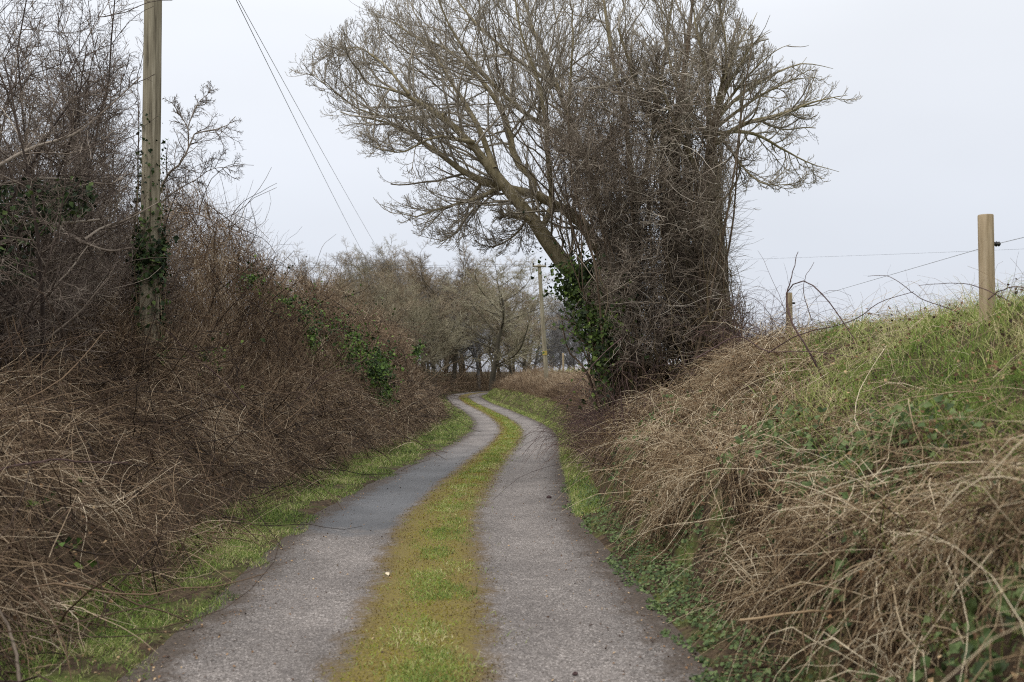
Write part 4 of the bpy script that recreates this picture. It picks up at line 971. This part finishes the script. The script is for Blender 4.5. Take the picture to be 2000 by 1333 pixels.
e0 = px(2160, 425, 5.2)
g = Geo()
P = np.concatenate([np.linspace(e0, posts[0], 12), np.linspace(posts[0], posts[1], 16)[1:], np.linspace(posts[1], posts[2], 16)[1:]])
tubes(g, P[None], np.full((1, len(P)), .0022), 5, .5); tag(g.build('fence_wire', M['steel'], origin=posts[0]), 'thin single wire strung through insulators from post to post on the bank', 'wire')

# separate arching canes and stalks one can point at
def cane(pts, r0, r1, label, mat='bramble_dark', name='bramble_cane', cat='bramble', seed=1, side=6, group=None, k=6):
    rs = rng(seed); P = smooth_path(pxs(pts), 20); P = P + np.cumsum(rs.normal(0, .004, P.shape), axis=0) * np.sin(np.linspace(0, math.pi, 20))[:, None]
    g = Geo(); R = np.linspace(r0, r1, 20); tubes(g, P[None], R[None], k, .5)
    if side:
        p, d, l, r = spawn(P[None], np.array([1.]), np.array([r0]), side, .15, .95, 1.0, .22, rs, rmin=.0012)
        Q = grow(p, d, l, 4, .15, 0, rs); tubes(g, Q, taperR(r * .6, 5, .4), 3, rs.random(len(Q)))
        p, d, l, r = spawn(P[None], np.array([1.]), np.array([r0]), 40, .05, .95, 1.3, .02, rs, rmin=.001)   # thorns
        Q = grow(p, d, l, 2, .02, 0, rs); tubes(g, Q, taperR(r * .5, 3, .1), 3, .4)
    o = g.build(name, M[mat], origin=P[0]); tag(o, label, cat, group); return o
cane([(1625, 770, 9.0), (1580, 690, 9.0), (1545, 630, 9.1), (1535, 580, 9.2), (1550, 555, 9.2), (1575, 552, 9.2), (1610, 580, 9.1), (1640, 620, 9.0), (1668, 662, 8.9)], .010, .004, 'thick dark bramble arching over in front of the short fence post', seed=81)
cane([(1536, 575, 9.2), (1548, 535, 9.2), (1559, 492, 9.2)], .006, .003, 'straight bare shoot rising above the arching bramble', seed=82, side=2)
cane([(1585, 625, 9.2), (1572, 580, 9.2), (1572, 545, 9.2), (1590, 512, 9.2)], .004, .002, 'thin curved dark stem beside the arching bramble', seed=83, side=1)
cane([(1500, 690, 9.6), (1560, 652, 9.3), (1660, 620, 9), (1720, 585, 8.8), (1785, 570, 8.7)], .006, .003, 'long low dark bramble lying across the top of the bank', seed=84)
cane([(1870, 610, 8.2), (1800, 580, 8.4), (1760, 550, 8.5), (1730, 538, 8.6), (1695, 540, 8.7)], .0045, .002, 'thin bramble leaning over the grass before the closest post', seed=85)
cane([(1990, 600, 7.2), (1935, 570, 7.4), (1895, 556, 7.6), (1840, 556, 7.8), (1795, 558, 8)], .0045, .002, 'reddish thorny bramble crossing in front of the closest fence post', seed=86)
cane([(1930, 585, 7), (1950, 570, 7), (1985, 560, 6.9), (2030, 575, 6.8)], .005, .003, 'short arched bramble just past the closest fence post', seed=87, side=3)
cane([(1360, 700, 9.2), (1440, 660, 9.3), (1500, 690, 9.2), (1600, 692, 8.9), (1680, 700, 8.6)], .007, .003, 'dark bramble sprawling level below the short fence post', seed=88)
cane([(1215, 660, 13), (1170, 700, 12.8), (1110, 770, 12.5), (1052, 832, 12.2)], .007, .002, 'dark bramble hanging out over the lane from the big trees', seed=89, side=3)
cane([(1445, 1212, 4.5), (1560, 1200, 4.45), (1700, 1192, 4.4), (1890, 1190, 4.35)], .0065, .003, 'long straight pale dead stalk lying across the drooping grass', 'dead_grass', 'dead_stalk', 'dead stalk', 90, 0)
cane([(1640, 1262, 4.3), (1740, 1266, 4.25), (1850, 1268, 4.2), (1960, 1260, 4.15)], .005, .003, 'second pale dead stalk, lower on the drooping grass bank', 'dead_grass', 'dead_stalk', 'dead stalk', 91, 0)
cane([(-30, 930, 6.0), (40, 908, 6.1), (130, 898, 6.3), (250, 904, 6.5)], .009, .004, 'dark thick bramble arching level over the near end of the hedge', seed=92)
cane([(40, 1345, 4.7), (25, 1270, 4.8), (0, 1210, 4.9), (-30, 1150, 5)], .009, .006, 'grey dead stem standing in the verge at the corner of the photo', 'haw_twig', 'dead_twig', 'twig', 93, 1)
cane([(560, 800, 18), (620, 745, 18), (690, 712, 18), (735, 700, 18.2)], .010, .004, 'dark bramble curving up out of the hedge below the ivy patch', seed=94, side=2)
cane([(480, 795, 14), (430, 740, 14), (370, 690, 14), (320, 640, 14.1), (300, 620, 14.2)], .011, .004, 'long reddish dark bramble slanting across the hedge below the ivy clad pole', seed=95)
for i, (x, yt, d, b) in enumerate(((480, 385, 20, 470), (486, 365, 21, 470), (500, 400, 21, 480), (420, 350, 17, 430))):
    pass

# grit and crumbs on the lane
def grit():
    rs = rng(97); g = Geo(); n = 10000
    Y = ysample(rs, n, 2.5, 40, 1.5); k = rs.random(n)
    u = np.where(k < .45, np.sign(rs.normal(size=n)) * (1.38 - np.abs(rs.normal(0, .14, n))), np.where(k < .7, rs.normal(0, .55, n), rs.uniform(-1.4, 1.4, n)))
    X = xc(Y) + u; Z = lane_z(X, Y)
    s = (.0027 * (1 + 1.5 * rs.random(n) ** 4) * np.maximum(1, Y / 8) ** .4)[:, None]
    c = np.stack([X, Y, Z], -1); a = rs.random(n) * 6.283
    off = [np.stack([np.cos(a + q * 2.094), np.sin(a + q * 2.094), np.zeros(n) - .2], -1) * s * rs.uniform(.7, 1.3, (n, 1)) for q in range(3)]
    V = np.stack([c + off[0], c + off[1], c + off[2], c + np.array([0, 0, 1.]) * s * rs.uniform(.5, 1.1, (n, 1))], 1).reshape(-1, 3)
    i = np.arange(n)[:, None] * 4; q = np.concatenate([i + np.array([[0, 1, 3, 3]]), i + np.array([[1, 2, 3, 3]]), i + np.array([[2, 0, 3, 3]])])
    g.add(V, q, np.repeat(np.clip(rs.normal(.4, .3, n), 0, 1), 4))
    mt = tint_mat('grit', [(0, (.02, .015, .012)), (.4, (.09, .07, .06)), (.8, (.24, .21, .19)), (1, (.45, .42, .38))], 5, .1)
    tag(g.build('gravel', mt, smooth=False), 'loose grit and crumbs of soil scattered on the lane', 'gravel', kind='stuff')
grit()
def leaf_litter():
    rs = rng(98); g = Geo(); n = 3800
    Y = ysample(rs, n, 2.5, 30, 1.4); sd_ = np.sign(rs.normal(size=n)); u = sd_ * (1.3 + rs.normal(.12, .28, n)); u = np.where(rs.random(n) < .12, rs.normal(0, .6, n), u)
    X = xc(Y) + u; Z = np.maximum(ground(X, Y), np.where(np.abs(u) < 1.5, lane_z(X, Y), -99)) + .006
    leaves(g, np.stack([X, Y, Z], -1), .017 * np.maximum(1, Y / 9) ** .4, rs, np.array([0, 0, 1.5]), flat=.5)
    tag(g.build('leaf_litter', M['litter'], smooth=False), 'brown leaf litter along the margins of the lane', 'leaf litter', kind='stuff')
leaf_litter()
def clod(x, y, d, s, name, label, cat, mat, seed):
    rs = rng(seed); p = px(x, y, d); p[2] = lane_z(p[0], p[1])
    th = np.linspace(0, math.pi, 7); P = np.stack([np.zeros(7), np.zeros(7), -np.cos(th) * s * .55 + s * .4], -1) + p; R = np.sin(th) * s + .0005
    V, q = tube_arrays(P[None], R[None], 9); V = V + rs.normal(0, s * .13, V.shape)
    g = Geo(); g.add(V, q, .3); tag(g.build(name, M[mat], origin=p), label, cat)
clod(1072, 937, 13, .035, 'soil_clod', 'dark clod of soil lying far along the wheel track', 'clod', 'bramble_dark', 1)
clod(1123, 1305, 5.1, .016, 'soil_clod', 'small dark clod of soil on the lane close by', 'clod', 'bramble_dark', 2)
g = Geo(); p = px(757, 1108, 7.6); p[2] = lane_z(p[0], p[1]) + .012
leaves(g, p[None], .05, rng(3), np.array([0, 0, 1.]), np.array([1.]), flat=.15); tag(g.build('fallen_leaf', M['dead_grass'], origin=p), 'single pale fallen leaf beside the mossy strip', 'leaf')
